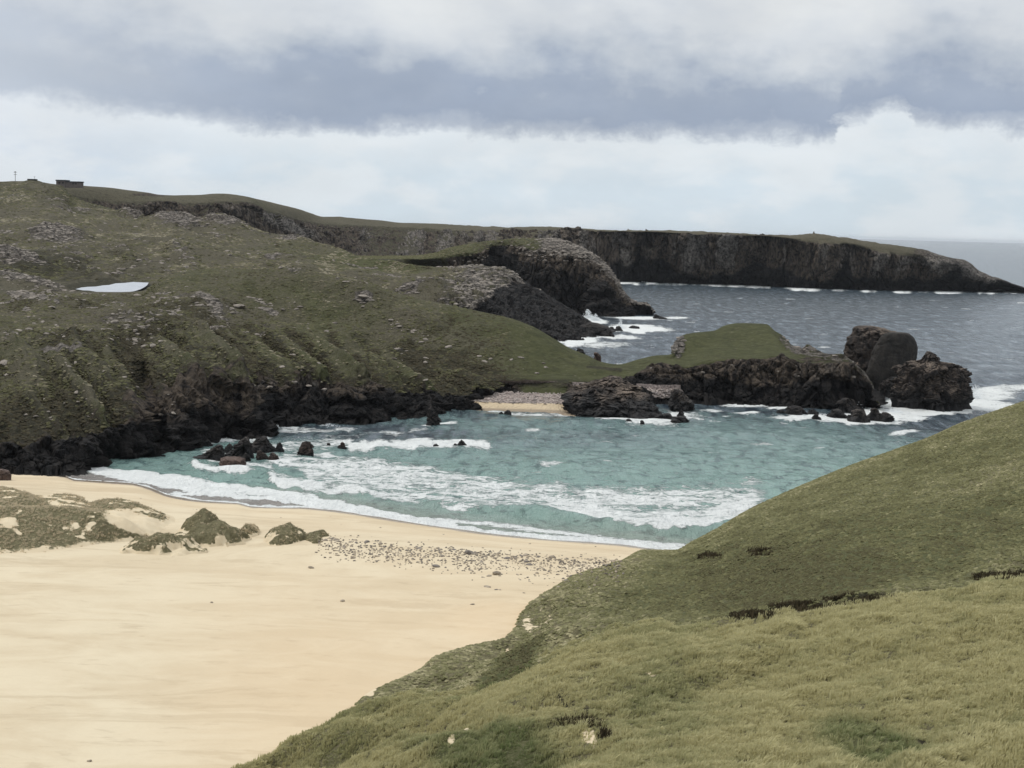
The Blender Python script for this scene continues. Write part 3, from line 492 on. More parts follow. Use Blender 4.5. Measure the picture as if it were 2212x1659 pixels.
dark = dark+stroke(px, py, [(1540, 713), (1590, 709), (1620, 711)], 4)*0.9+blob(px, py, 1470, 800, 120, 8)*0.5+blob(px, py, 1690, 738, 28, 8)*0.5
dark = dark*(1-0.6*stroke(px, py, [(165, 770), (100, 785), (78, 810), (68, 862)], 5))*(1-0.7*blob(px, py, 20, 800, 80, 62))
dark = (dark+0.55*RDS)*(1-0.75*RDM)  # rib tops lightened, right flanks darkened: painted shadow side plus dark vegetation
dark = dark*(1-0.8*isl*(V < 3.6))
dry = 0.65+0.45*nb+0.3*nf-0.55*sm(850, 1200, px)-0.2*slope+0.35*blob(px, py, 300, 680, 280, 50)
dry = np.maximum(dry, stroke(px, py, [(165, 770), (100, 785), (78, 810), (68, 862)], 5)*0.5)
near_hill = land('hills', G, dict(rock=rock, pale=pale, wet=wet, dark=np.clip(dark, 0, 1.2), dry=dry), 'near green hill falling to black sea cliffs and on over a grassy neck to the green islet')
SURF.append(G); COVER.append(('N', G, px, py, V, rock, pale, dark, wet)); RIB = np.maximum(slope*sm(-0.05, 0.3, rib)*.6, RDM)
flat_patch('loch', [(163, 624.5), (176, 621), (190, 619.5), (207, 619), (222, 616.5), (236, 615.5), (250, 612), (270, 611), (288, 609), (306, 610), (321, 610.5), (318, 616), (311, 621), (303, 625), (290, 629), (270, 631.5), (250, 633), (228, 631), (210, 630.5), (192, 627.5), (178, 627)], 18.0, lm, 'small pale loch lying in a hollow of the moor')
# ------------------------------------------------------------------ 5. beaches
xs = np.linspace(-500, 1580, 640)
wl = [(-500, 1010), (60, 1022), (120, 1026), (141, 1029), (160, 1036), (230, 1041), (288, 1045), (320, 1053), (362, 1069), (448, 1083), (512, 1086), (544, 1094), (651, 1096), (708, 1101), (760, 1108), (843, 1122), (1003, 1145), (1163, 1163), (1327, 1175), (1460, 1190), (1600, 1196)]
wlx = np.array(wl, float)
def wline(x): return np.interp(x, wlx[:, 0], wlx[:, 1])
c0 = CZ([(a, b, 0.02) for a, b in wl], xs)
s2 = [(-500, 1050, 1.9), (0, 1062, 1.9), (300, 1100, 2.1), (500, 1135, 2.5), (700, 1168, 3.2), (850, 1178, 3.3), (1000, 1190, 3.3), (1150, 1204, 3.2), (1300, 1213, 3.1), (1600, 1222, 3.0)]
s3 = [(-500, 1230, 2.7), (0, 1235, 2.7), (500, 1215, 2.7), (700, 1235, 2.8), (1000, 1260, 2.8), (1600, 1280, 2.8)]
s4 = [(-500, 1430, 3.1), (1600, 1430, 3.1)]; s5 = [(-500, 1700, 3.8), (1600, 1700, 3.8)]; s6 = [(-500, 2300, 5.0), (1600, 2300, 5.0)]
G, v = lofted([push(c0, 60, -2.5), c0, CZ(s2, xs), CZ(s3, xs), CZ(s4, xs), CZ(s5, xs), CZ(s6, xs)], [14, 46, 44, 44, 40, 12])
px, py = proj(G); V = v[:, None]+0*px; X, Y = G[..., 0], G[..., 1]
G[..., 2] += sm(1.9, 2.3, V)*fbm2(X, Y*1.3, 16, 4, 0.55, 1)*0.32+sm(1.2, 1.6, V)*fbm2(X*0.6, Y, 5, 3, 0.5, 1)*0.07
G[..., 2] += stroke(px, py, [(700, 1168), (850, 1178), (1000, 1190), (1150, 1204), (1300, 1213)], 9)*0.35
wet = sm(1.22, 0.97, V+0.10*fbm2(X, Y, 20, 3)+0.06)
wet = np.maximum(wet, sm(12, -4, py-wline(px))*0.9)
warm = sm(1100, 1500, py)*sm(200, 700, px-0*py)*0.9+sm(2.0, 1.4, V)*0.35+blob(px, py, 1080, 1340, 120, 45)*0.5
beach = grid_obj('beach', G, SAND, dict(wet=wet, warm=warm)); tag(beach, 'wide pale golden sand beach and blown sand plain', kind='structure'); SURF.append(G); BEACH = G
shin = bpy.data.materials.new('shingle'); shin.use_nodes = True; a = NT(shin.node_tree); a.n.clear()
pos = a.new('ShaderNodeNewGeometry').outputs['Position']; vo = a.new('ShaderNodeTexVoronoi'); a.put(vo.inputs['Vector'], pos); vo.inputs['Scale'].default_value = 2.0
bw = a.new('ShaderNodeRGBToBW'); a.put(bw.inputs[0], vo.outputs['Color'])
c = a.mix(bw.outputs[0], (0.15, 0.12, 0.11), (0.40, 0.33, 0.30))
sn = a.mix(a.mapr(a.noise(pos, 0.5, 4), 0.3, 0.7), (0.50, 0.40, 0.27), (0.58, 0.47, 0.32))
c = a.mix(a.mapr(a.math('ADD', a.attr('sand'), a.math('MULTIPLY', a.math('SUBTRACT', a.noise(pos, 0.8, 4), 0.5), 0.6)), 0.4, 0.6), c, sn)
c = a.mix(a.attr('wet'), c, (0.24, 0.19, 0.14))
bs = a.new('ShaderNodeBsdfPrincipled'); a.put(bs.inputs['Base Color'], c); bs.inputs['Roughness'].default_value = 0.85
b = a.new('ShaderNodeBump'); b.inputs['Distance'].default_value = 0.3; b.inputs['Strength'].default_value = 0.8; a.put(b.inputs['Height'], a.math('MULTIPLY', vo.outputs['Distance'], -1.0)); a.put(bs.inputs['Normal'], b.outputs[0])
a.l.new(bs.outputs[0], a.new('ShaderNodeOutputMaterial').inputs[0])
xs = np.linspace(1020, 1470, 260)
G, v = lofted([CZ([(1000, 822, 5.2), (1130, 822, 5.2), (1260, 826, 4.6), (1600, 836, 4.0)], xs), CZ([(1000, 834, 3.6), (1600, 844, 3.0)], xs), CZ([(1000, 868, 1.5), (1250, 874, 1.3), (1300, 858, 1.5), (1600, 862, 0.9)], xs), CZ([(1000, 887, 0), (1060, 888, 0), (1150, 890, 0), (1250, 893, 0), (1330, 878, 0), (1400, 868, 0), (1600, 872, 0)], xs), CZ([(1000, 935, -1.5), (1600, 930, -1.5)], xs)], [6, 26, 16, 6])
px, py = proj(G); V = v[:, None]+0*px
G[..., 2] += fbm2(G[..., 0], G[..., 1], 3, 3)*0.25*sm(2.2, 1.8, V)
o = grid_obj('cove_beach', G, shin, dict(sand=sm(1.9, 2.05, V+0.06*np.sin(px/30)-0.1*np.exp(-((px-1055)/30)**2)*-1)*(px < 1290)*0.95+0, wet=np.clip(sm(2.55, 2.85, V), 0, 0.8)))
tag(o, 'small cove beach of grey pink shingle above a strip of golden sand', kind='structure'); SURF.append(G); COVE = G
# ------------------------------------------------------------------ 6. dunes on the left
xs = np.linspace(-400, 392, 400)
d1 = [(-400, 1040, 4.6), (0, 1052, 4.5), (54, 1064, 4.5), (80, 1072, 4.3), (100, 1073, 4.4), (122, 1069, 4.4), (150, 1070, 4.3), (180, 1078, 4.0), (192, 1087, 3.5), (210, 1083, 3.9), (237, 1079, 4.2), (262, 1080, 4.1), (288, 1085, 3.9), (336, 1104, 3.2), (360, 1112, 2.7), (392, 1126, 1.9)]
d2 = [(-400, 1070, 5.0), (0, 1078, 4.8), (86, 1090, 4.6), (150, 1098, 4.4), (224, 1110, 4.0), (288, 1120, 3.5), (336, 1129, 2.8), (392, 1138, 1.9)]
d3 = [(-400, 1095, 5.6), (0, 1098, 5.5), (96, 1103, 5.3), (180, 1107, 5.2), (224, 1112, 5.0), (262, 1118, 4.7), (285, 1127, 4.3), (304, 1140, 3.7), (320, 1153, 3.0), (335, 1158, 2.4), (392, 1150, 1.9)]
d4 = [(-400, 1225, 2.2), (0, 1206, 2.3), (90, 1200, 2.3), (160, 1190, 2.3), (230, 1178, 2.3), (288, 1170, 2.4), (310, 1167, 2.4), (328, 1165, 2.3), (392, 1158, 1.8)]
c1, c2, c3, c4 = CZ(d1, xs), CZ(d2, xs), CZ(d3, xs), CZ(d4, xs); bk = push(c1, 12, -3.2)
G, v = lofted([bk, c1, c2, c3, c4, push(c4, -2, -0.8)], [8, 16, 20, 44, 3])
px, py = proj(G); V = v[:, None]+0*px; X, Y = G[..., 0], G[..., 1]
G[..., 2] += sm(1.2, 1.8, V)*sm(3.95, 3.4, V)*(fbm2(X, Y, 7, 4, 0.55)*0.75)
hol = blob(px, py, 290, 1128, 62, 20, 12)+blob(px, py, 150, 1093, 50, 5, 12)*0.6+blob(px, py, 15, 1130, 22, 7)*0.7+blob(px, py, 120, 1073, 30, 4)*0.4
sandm = np.clip(0.16+0.55*sm(0.1, 0.5, fbm2(X, Y, 3, 3, 0.6, 77))+hol+sm(3.55, 3.98, V)*0.62+sm(340, 380, px)*0.8+sm(1.0, 0.6, V)*0.6+fbm2(X, Y, 4, 3)*0.25, 0, 1)
DUNE_G, DUNE_S = G, sandm
land('dune', G, dict(rock=0*px, dry=1.1+0.4*fbm2(X, Y, 5, 4, 0.6, 12), dark=-0.08+0.45*fbm2(X, Y*2, 5, 4, 0.6, 13), sand=sandm, straw=0*px+0.9), 'low dunes covered with grey green marram at the back of the beach'); SURF.append(G)
tuft_pts = []     # (position, scale, tone, kind)
def scatter_on(G, n, dens, smin, smax, tone, seed):
    r = np.random.default_rng(seed); nr, nc = G.shape[:2]
    a = G[:-1, :-1]; e1 = G[1:, :-1]-a; e2 = G[:-1, 1:]-a
    area = np.linalg.norm(np.cross(e1, e2), axis=-1)*np.maximum(dens[:-1, :-1], 0); cdf = np.cumsum(area.ravel()); k = np.searchsorted(cdf, r.random(n)*cdf[-1])
    i, j = np.unravel_index(np.clip(k, 0, area.size-1), area.shape); u, v_ = r.random(n)[:, None], r.random(n)[:, None]
    p = G[i, j]*(1-u)*(1-v_)+G[i+1, j]*u*(1-v_)+G[i, j+1]*(1-u)*v_+G[i+1, j+1]*u*v_
    tn_ = tone[i, j] if not np.isscalar(tone) else np.full(n, tone)
    return p, r.uniform(smin, smax, n), tn_
# hummocks: each one a thing
def mound(name, label, lobes, ang0=0, z0=2.4):
    """lobes: (photo x, photo base y, half width px, depth m, height m, skew)"""
    ps = []
    for (x, y, hw, dep, hgt, skw) in lobes:
        b = PZ(x, y, z0); D = math.hypot(b[0], b[1]); ps.append((b[0], b[1], hw*1.22*D/FPX, dep*1.15, hgt, skw))
    x0 = min(p[0]-p[2]*1.25 for p in ps); x1 = max(p[0]+p[2]*1.25 for p in ps); y0 = min(p[1]-p[3]*1.1 for p in ps); y1 = max(p[1]+p[3]*1.3 for p in ps)
    nx, ny = 96, 72; gx, gy = np.meshgrid(np.linspace(x0, x1, nx), np.linspace(y1, y0, ny)); h = np.zeros_like(gx)-0.6
    wx = fbm2(gx, gy, 2.2, 3)*0.35
    for (bx, by, rx, ry, hh, skw) in ps:
        a = (gx-bx)/rx; bb = (gy-by)/ry; a = a-skw*(1-a*a)*0.4; r2 = np.sqrt(a*a+bb*bb)+wx*0.6
        f = (hh+0.5)*np.clip(1-np.clip(r2, 0, 2)**1.9, -0.3, 1)-0.5; h = np.maximum(h, f)
    h0_ = h.copy(); h += fbm2(gx, gy, 2.6, 4, 0.6)*0.55*sm(-0.3, 0.4, h)-0.2
    G = np.stack([gx, gy, z0+h], -1); e = np.minimum(np.minimum(np.arange(nx), nx-1-np.arange(nx))[None, :], np.minimum(np.arange(ny), ny-1-np.arange(ny))[:, None]); G[..., 2] -= (e < 2)*0.5
    sd_ = np.clip(sm(0.95, 0.15, h)*0.9+sm(0.0, 0.3, fbm2(gx*0.6+gy*0.5, gy, 1.5, 4, 0.65, s=9))*0.62*sm(2.6, 1.2, h), 0, 1)
    nx_ = gnormal(G)
    o = grid_obj(name, G, LAND, dict(rock=0*h, pale=0*h, wet=0*h, dry=1.2+0.3*fbm2(gx, gy, 3, 3), dark=0.06+0.55*fbm2(gx, gy*1.5, 2.5, 4, 0.6), sand=sd_, straw=0*h+0.8))
    tag(o, label, 'dune', 'grassy dune hummocks'); return G, sd_
HM = [mound('dune_hummock', 'low broad marram hummock nearest the big dune, ahead of the taller one', [(350, 1192, 92, 3.6, 2.3, 0.1)]),
      mound('dune_hummock', 'tallest grassy hummock with a flat topped peak behind the low one', [(462, 1172, 72, 4.2, 2.7, 0.1), (435, 1150, 40, 3.0, 3.1, 0.15), (395, 1160, 30, 3, 0.9, 0)]),
      mound('dune_hummock', 'smallest grassy hummock between the flat topped one and the last one', [(537, 1158, 30, 2.4, 1.6, 0.1)]),
      mound('dune_hummock', 'dark steep hummock with bare sand below, beside the stones', [(620, 1175, 52, 3.6, 2.6, 0.0), (680, 1180, 36, 3.0, 1.9, 0.35)])]
# ------------------------------------------------------------------ 7. the grass hill on the right and underfoot
xs = np.concatenate([np.linspace(240, 2560, 820), np.linspace(2575, 4600, 120)])
h1 = [(200, 1790, 97), (420, 1700, 102), (506, 1661, 105), (562, 1644, 107), (642, 1594, 112), (700, 1570, 115), (745, 1548, 117), (764, 1530, 120), (780, 1507, 123), (842, 1474, 127), (902, 1449, 131), (942, 1427, 134), (1022, 1394, 139), (1080, 1382, 142), (1110, 1360, 146), (1128, 1322, 153), (1150, 1298, 158), (1182, 1277, 162), (1242, 1242, 169), (1283, 1228, 174), (1327, 1214, 177), (1355, 1205, 179), (1372, 1194, 183), (1388, 1188, 185), (1420, 1188, 185), (1459, 1188, 185), (1500, 1168, 187), (1547, 1143, 190), (1613, 1104, 195), (1679, 1072, 199), (1767, 1034, 203), (1855, 999, 206), (1943, 969, 209), (2009, 945, 210), (2075, 915, 211), (2119, 899, 212), (2212, 867, 214), (2560, 745, 222)]
h2 = [(200, 1815, 93), (506, 1685, 98), (642, 1625, 104), (770, 1562, 110), (842, 1512, 116), (942, 1462, 123), (1022, 1428, 128), (1122, 1388, 135), (1182, 1332, 143), (1242, 1295, 149), (1327, 1260, 157), (1400, 1230, 163), (1459, 1220, 166), (1613, 1190, 158), (1767, 1152, 155), (1943, 1118, 156), (2119, 1080, 159), (2212, 1058, 161), (2560, 960, 170)]
h3 = [(200, 1850, 88), (506, 1725, 92), (770, 1622, 98), (900, 1562, 103), (1022, 1500, 109), (1182, 1422, 116), (1327, 1372, 119), (1520, 1346, 119), (1679, 1321, 117), (1811, 1308, 115), (1943, 1293, 115), (2053, 1281, 117), (2141, 1258, 120), (2212, 1234, 123), (2560, 1130, 132)]
h4 = [(200, 1900, 82), (506, 1768, 85), (770, 1682, 88), (1022, 1580, 92), (1182, 1488, 97), (1327, 1420, 101), (1520, 1372, 103), (1613, 1352, 103), (1767, 1322, 100), (1943, 1298, 97), (2075, 1285, 94), (2212, 1279, 92), (2560, 1262, 86)]
h5 = [(200, 1960, 76), (506, 1830, 78), (1022, 1650, 78), (1520, 1525, 76), (2212, 1505, 67), (2560, 1500, 62)]
h6 = [(200, 2060, 66), (506, 1930, 67), (1022, 1765, 64), (1520, 1700, 58), (2212, 1690, 53), (2560, 1690, 50)]
h7 = [(200, 2400, 46), (1022, 2120, 43), (1520, 2020, 39), (2560, 1990, 36)]
h1a = np.array(h1, float); kk = h1a[:, 0] < 1400; zc = np.interp(h1a[:, 1], [1188, 1213, 1265, 1430, 1700, 2300], [2.7, 3.1, 2.85, 3.1, 3.8, 5.0])+0.35
h1a[kk, 2] = DZ(h1a[kk, 0], h1a[kk, 1], zc[kk]); h1 = h1a
c1 = C(h1, xs); bk = push(c1, 3+22*sm(1440, 1560, xs), -1.0-9*sm(1440, 1560, xs)); bk[:, 2] = np.where(xs < 1460, 1.6, bk[:, 2])
cz = np.stack([(xs-1106)/FPX*14, 0*xs+13, 0*xs+33.5], -1); cz2 = np.stack([(xs-1106)/FPX*30, 0*xs-6, 0*xs+37.6], -1)
G, v = lofted([bk, c1, C(h2, xs), C(h3, xs), C(h4, xs), C(h5, xs), C(h6, xs), C(h7, xs), cz, cz2], [5, 40, 40, 26, 40, 34, 22, 10, 4])
px, py = proj(G); V = v[:, None]+0*px; X, Y = G[..., 0], G[..., 1]
du = sm(1.15, 1.9, V); low = sm(1500, 1200, px)
q = X*0.5+Y*0.86; s_ = X*0.86-Y*0.5
G[..., 2] += du*sm(7.2, 6.3, V)*(fbm2(q, s_*0.45, 11, 4, 0.52, 2)*(0.55+1.75*low)+fbm2(X, Y, 34, 3, 0.5, 5)*1.0+fbm2(X, Y, 2.6, 4, 0.65, 1)*0.30)
for pts_, hh, ww in [([(640, 1640), (760, 1590), (900, 1560), (1040, 1562), (1200, 1500), (1330, 1440), (1480, 1425)], 1.1, 26), ([(880, 1520), (1000, 1478), (1120, 1440), (1260, 1400), (1420, 1372)], 0.8, 20), ([(1080, 1600), (1240, 1540), (1400, 1490), (1560, 1440), (1700, 1380)], 0.9, 26), ([(940, 1430), (1060, 1408), (1200, 1385), (1330, 1352)], 0.5, 14), ([(1960, 1680), (2060, 1640), (2230, 1620), (2400, 1625)], 0.9, 34), ([(760, 1650), (900, 1635), (1060, 1660)], 0.5, 18)]:
    G[..., 2] += stroke(px, py, pts_, ww, 0.95)*hh*0.8
gl = stroke(px, py, [(1500, 1349), (1679, 1321), (1811, 1307), (1943, 1292), (2053, 1281), (2141, 1257), (2212, 1233), (2400, 1175)], 9)
G[..., 2] -= gl*1.4
HILL_PX = (px, py)
nb = fbm2(X, Y, 20, 4, s=3); nf = fbm2(X, Y, 4.5, 3, s=5)
greenz = blob(px, py, 1085, 1460, 120, 24, -38)*1.2+blob(px, py, 1040, 1640, 190, 36, 0)*0.7+blob(px, py, 1900, 1590, 130, 40, 15)*0.9+blob(px, py, 1650, 1250, 260, 60, -4)*0.7+blob(px, py, 1950, 1190, 330, 70, -12)*0.7+blob(px, py, 1540, 1345, 90, 12)*0.5
GL_ = gl; dry = 0.64+0.45*nb+0.22*sm(1460, 1250, px)-1.05*greenz+0.55*blob(px, py, 1900, 1420, 420, 110, -3)+0.3*stroke(px, py, [(1180, 1380), (1400, 1345), (1620, 1356)], 8)+0.3*sm(1560, 1640, py)*sm(1900, 2100, px)
dry = dry-0.35*blob(px, py, 1900, 1060, 420, 60, -22)
dk = gl*0.9*(px > 1500)+blob(px, py, 1400, 1440, 0.1, 0.1)
for x, y, rx, ry, an, s in [(1730, 1311, 60, 9, -8, 1.2), (1640, 1328, 48, 9, -8, 1.2), (1855, 1296, 75, 7, -8, 1.2), (1545, 1345, 40, 5, 0, 1), (2190, 1236, 60, 9, -18, 1.1), (1480, 1500, 60, 10, -25, .3), (2090, 1600, 40, 8, 15, .8), (2010, 1575, 60, 4, 15, .8), (1250, 1562, 60, 12, 10, .8), (1180, 1590, 60, 14, 0, .5), (1000, 1590, 60, 10, 0, .5), (1060, 1520, 70, 16, -20, .35), (960, 1560, 40, 12, 0, .4)]:
    dk = np.maximum(dk, s*blob(px, py, x, y, rx, ry, an))
dk = dk+0.02+0.4*np.clip(fbm2(X, Y, 5, 4, 0.6, s=21), 0, 1)*(0.35+0.35*low)
sd2 = 0
for x, y, rx, ry, an, s in [(955, 1648, 30, 8, 5, .85), (1000, 1606, 26, 4, 10, .8), (1265, 1590, 30, 13, 20, .7), (1225, 1600, 16, 7, 0, .7), (1105, 1612, 22, 6, 10, .6), (1155, 1350, 46, 16, 30, .58), (1180, 1330, 40, 14, 50, .5), (1225, 1342, 40, 6, -8, .7), (790, 1500, 26, 12, -35, 1), (1725, 1327, 28, 4, -5, .9), (1360, 1355, 40, 4, -5, .35), (1395, 1492, 30, 4, 0, .5), (1500, 1665, 24, 8, 0, .4), (1985, 1640, 20, 6, -30, .5)]:
    sd2 = np.maximum(sd2, s*blob(px, py, x, y, rx, ry, an))
sd2 = sd2*np.clip(0.66+1.1*nf+0.9*fbm2(X, Y, 1.3, 3, 0.6, s=8), 0, 1)
sd2 = np.maximum(sd2, sm(1.12, 0.98, V+0.06*nf)*(px < 1470)*0.9)
land('hillside', G, dict(rock=0*px, dry=dry, dark=np.clip(dk, 0, 1), sand=sd2+0.12*nf, straw=0*px+1), 'grassy hillside and marram dunes sloping down from the viewer to the bay'); SURF.append(G)
HILL, HDRY, HDK, HSD = G, dry, dk, sd2
# ------------------------------------------------------------------ 8. the sea
ye = np.concatenate([np.arange(2.3, 100, 1.6), np.arange(100, 715, 1.85)])   # photo units below the horizon
xs = np.concatenate([np.linspace(-900, -60, 40), np.linspace(-50, 2262, 1080), np.linspace(2280, 3600, 50)])
xx, dd = np.meshgrid(xs, ye); yy = 494.4+0.0259*(xx-1106)+dd
azm = np.arctan((xx-1106)/FPX); D = HC*FPX/dd*np.cos(azm)*0+HC*FPX/dd
X = np.sin(azm)*D; Y = np.cos(azm)*D
Z = np.zeros_like(X); G = np.stack([X, Y, Z], -1); px, py = proj(G)
dr = D*D/(HC*FPX)*1.85
def wv(L, amp_, ang, sq, s): 
    c_, s__ = math.cos(math.radians(ang)), math.sin(math.radians(ang)); a_ = X*c_+Y*s__; b_ = -X*s__+Y*c_
    return amp_*fbm2(a_*sq, b_, L, 2, 0.5, s)*sm(L*0.9, L*0.35, dr)
Z += wv(26, 0.55, 12, 0.35, 1)+wv(11, 0.32, -8, 0.55, 2)+wv(5, 0.34, 20, 0.6, 3)+wv(2.6, 0.2, -15, 0.7, 4)
shore = py-wline(px); Z *= 0.35+0.65*sm(0, -60, shore)
Z[shore > -22] *= 0.4
def breaker(pts, h, back_, front, taper=40):
    a_ = np.array(pts, float); yc = np.interp(px, a_[:, 0], a_[:, 1])+4*perlin2(px/45.0, 0*px+h*7)
    d = py-yc; e = sm(a_[0, 0], a_[0, 0]+taper, px)*(1-sm(a_[-1, 0]-taper, a_[-1, 0], px)); h = h*(0.85+0.3*perlin2(px/60.0, 0*px+3))
    return e*h*np.where(d < 0, np.exp(-(d/back_)**2), np.exp(-(d/front)**2))
brk = [([(385, 992), (430, 1012), (486, 1018), (570, 1028), (600, 1048), (650, 1053), (720, 1052), (820, 1066)], 0.75, 14, 6), ([(900, 1088), (960, 1092), (1035, 1098), (1163, 1112), (1250, 1126), (1330, 1136), (1415, 1145), (1540, 1148), (1600, 1135)], 0.85, 16, 6),
       ([(1120, 998), (1200, 1010), (1323, 1028), (1400, 1034)], 0.8, 16, 8), ([(560, 985), (700, 1003), (850, 1005)], 0.5, 12, 6), ([(750, 968), (900, 974), (1060, 972)], 0.5, 12, 6), ([(1250, 1062), (1350, 1058), (1600, 1062)], 0.5, 12, 7), ([(330, 965), (420, 1000), (500, 1003)], 0.4, 10, 6), ([(1380, 930), (1550, 940), (1700, 948)], 0.5, 12, 8), ([(1900, 925), (1990, 935), (2060, 940)], 0.5, 10, 8)]
for b_ in brk: Z += breaker(*b_)
G[..., 2] = Z
foam = np.zeros_like(px)
def F(f, s=1.0):
    global foam; foam = np.maximum(foam, np.clip(f, 0, 1)*s)
wn = fbm2(px, py*2.5, 40, 4, 0.6, 2)
yq = py+wn*5
# swash and shore break
wl2 = [(x, y) for x, y in wl if x > 130]
F(band(px, py+wn*3, wl2, 3.5, 4, 20)*2.0, 0.95)
F(band(px, py+wn*5, [(x, y-3) for x, y in wl2 if x > 640], 8, 8, 20)*1.8, 0.9)
F(band(px, yq, [(175, 1006), (240, 1020), (330, 1030), (450, 1048), (560, 1062), (650, 1078), (760, 1100), (860, 1118), (1000, 1140)], 13, 13)*2.2, 1.0)
F(band(px, yq, [(185, 1014), (260, 1030), (340, 1045), (430, 1058), (520, 1068)], 12, 10)*1.6, 0.95)
F(band(px, yq, [(360, 1066), (450, 1068), (560, 1076), (700, 1094)], 7, 5)*2, 0.9)
F(band(px, yq, [(620, 1068), (700, 1076)], 8, 8)*1.4, 0.9)
F(band(px, py, [(920, 1122), (1040, 1130), (1180, 1148), (1330, 1168), (1500, 1182)], 10, 8)*1.3, 0.8)
# breakers: white from the crest backwards
def behind(pts, depth, s=1.0, front=4):
    a_ = np.array(pts, float); yc = np.interp(px, a_[:, 0], a_[:, 1]); d = yq-yc
    e = sm(a_[0, 0], a_[0, 0]+30, px)*(1-sm(a_[-1, 0]-40, a_[-1, 0]+10, px))
    F(e*sm(front, -2, d)*sm(-depth*1.6, -depth*0.4, d), s)
behind([(395, 1002), (430, 1018), (486, 1024), (560, 1030)], 12, 0.95); behind([(565, 1032), (600, 1052), (650, 1059), (720, 1060)], 20, 0.95)
behind([(560, 1000), (620, 1012), (700, 1020), (850, 1022)], 22, 0.72); behind([(430, 1000), (520, 1012), (620, 1018)], 10, 0.7)
behind([(640, 1055), (760, 1060), (900, 1078), (960, 1092), (1060, 1102), (1180, 1106), (1260, 1112)], 70, 0.62)
behind([(620, 1020), (760, 1022), (900, 1036), (1050, 1062), (1250, 1085)], 34, 0.66)
behind([(640, 1062), (700, 1066), (800, 1070), (930, 1092)], 16, 0.66)
behind([(780, 1040), (900, 1050), (1100, 1070), (1300, 1090)], 34, 0.62)
behind([(1180, 1105), (1280, 1122), (1340, 1140), (1430, 1150), (1520, 1150), (1600, 1110), (1660, 1085)], 60, 0.78)
behind([(1230, 1110), (1340, 1132), (1500, 1146), (1590, 1112)], 24, 0.85)
behind([(930, 1096), (1000, 1104), (1060, 1104)], 8, 0.75)
behind([(1240, 1082), (1450, 1090), (1670, 1082)], 34, 0.7)
F(band(px, yq, [(740, 968), (800, 964), (880, 960), (960, 962), (1070, 962)], 15, 15)*1.7, 0.85)
F(band(px, yq, [(600, 985), (660, 980), (730, 984), (760, 990)], 9, 9)*1.3, 0.75)
F(band(px, yq, [(420, 985), (500, 978), (600, 965), (700, 960), (780, 955)], 26, 22), 0.62)
F(band(px, yq, [(585, 930), (620, 926), (700, 930), (780, 926)], 9, 12)*1.2, 0.66)
F(band(px, yq, [(425, 955), (470, 950), (560, 946), (600, 938)], 8, 10)*1.3, 0.8)
F(band(px, yq, [(700, 948), (860, 935), (960, 915)], 6, 8), 0.5)
F(blob(px, py, 850, 938, 22, 8), 0.6); F(band(px, py, [(900, 918), (960, 914), (1000, 912)], 5, 6)*1.5, 0.75)
F(band(px, py, [(1040, 886), (1100, 893), (1250, 896)], 4, 5)*1.6, 0.62)
for x, y, rx, ry, s in [(1150, 930, 18, 3, .6), (1190, 1008, 30, 5, .6), (1420, 908, 75, 13, .78), (1340, 903, 60, 7, .72), (1465, 895, 25, 8, .8), (1535, 888, 30, 5, .66), (1600, 874, 46, 4, .95), (1610, 893, 30, 3, .8), (1740, 903, 75, 9, .85), (1860, 905, 110, 12, .95), (1900, 893, 60, 14, .95), (1960, 903, 45, 9, .8), (1912, 845, 30, 16, .62), (1960, 870, 60, 11, .8), (2010, 888, 100, 11, .95), (2095, 875, 60, 17, .95), (2140, 850, 60, 16, .8), (2180, 838, 60, 9, .7), (2150, 878, 50, 12, .8), (1925, 875, 25, 10, .7),
                        (1645, 960, 30, 4, .6), (1940, 938, 22, 4, .75), (1960, 935, 30, 3, .6), (1500, 905, 40, 5, .5), (1385, 862, 30, 4, .5),
                        (1250, 735, 46, 8, .92), (1330, 728, 60, 5, .8), (1395, 712, 60, 7, .95), (1330, 712, 40, 6, .95), (1265, 688, 22, 7, 1.), (1285, 694, 30, 6, .9), (1370, 706, 60, 6, .8), (1385, 687, 60, 3.5, 1.), (1460, 687, 30, 2.5, .8), (1340, 686, 45, 3, .5), (1300, 745, 70, 8, .6), (1240, 745, 25, 7, .9),
                        (1390, 611, 30, 5, 1.), (1350, 610, 20, 4, 1), (1450, 614, 34, 3.5, 1), (1590, 617, 60, 3.5, 1), (1620, 616, 24, 5, 1), (1655, 619, 30, 4.5, 1), (1700, 621, 26, 3.5, .9), (1745, 624, 40, 5, 1.), (1815, 627, 20, 3, .9), (1880, 629, 22, 3.5, 1), (1960, 631, 34, 3.5, 1), (2040, 631, 46, 4, 1), (2130, 630, 40, 6, 1.), (2190, 630, 36, 5, 1), (2070, 631, 30, 3.5, .9), (1530, 615, 36, 3, .9), (1660, 873, 80, 3, .8), (1690, 880, 40, 4, .8), (1230, 738, 30, 6, 1), (1450, 900, 60, 8, .7)]:
    F(blob(px, yq if ry > 4 else py, x, y, rx, ry, 0, 0.45), s)
for k in range(130):                              # scattered whitecaps
    x = random.uniform(1250, 2260); y = random.choice([random.uniform(640, 860), random.uniform(900, 1050)]); r_ = random.uniform(7, 18)
    F(blob(px, py, x, y, r_, random.uniform(1.0, 1.8)), random.uniform(0.35, 0.62))

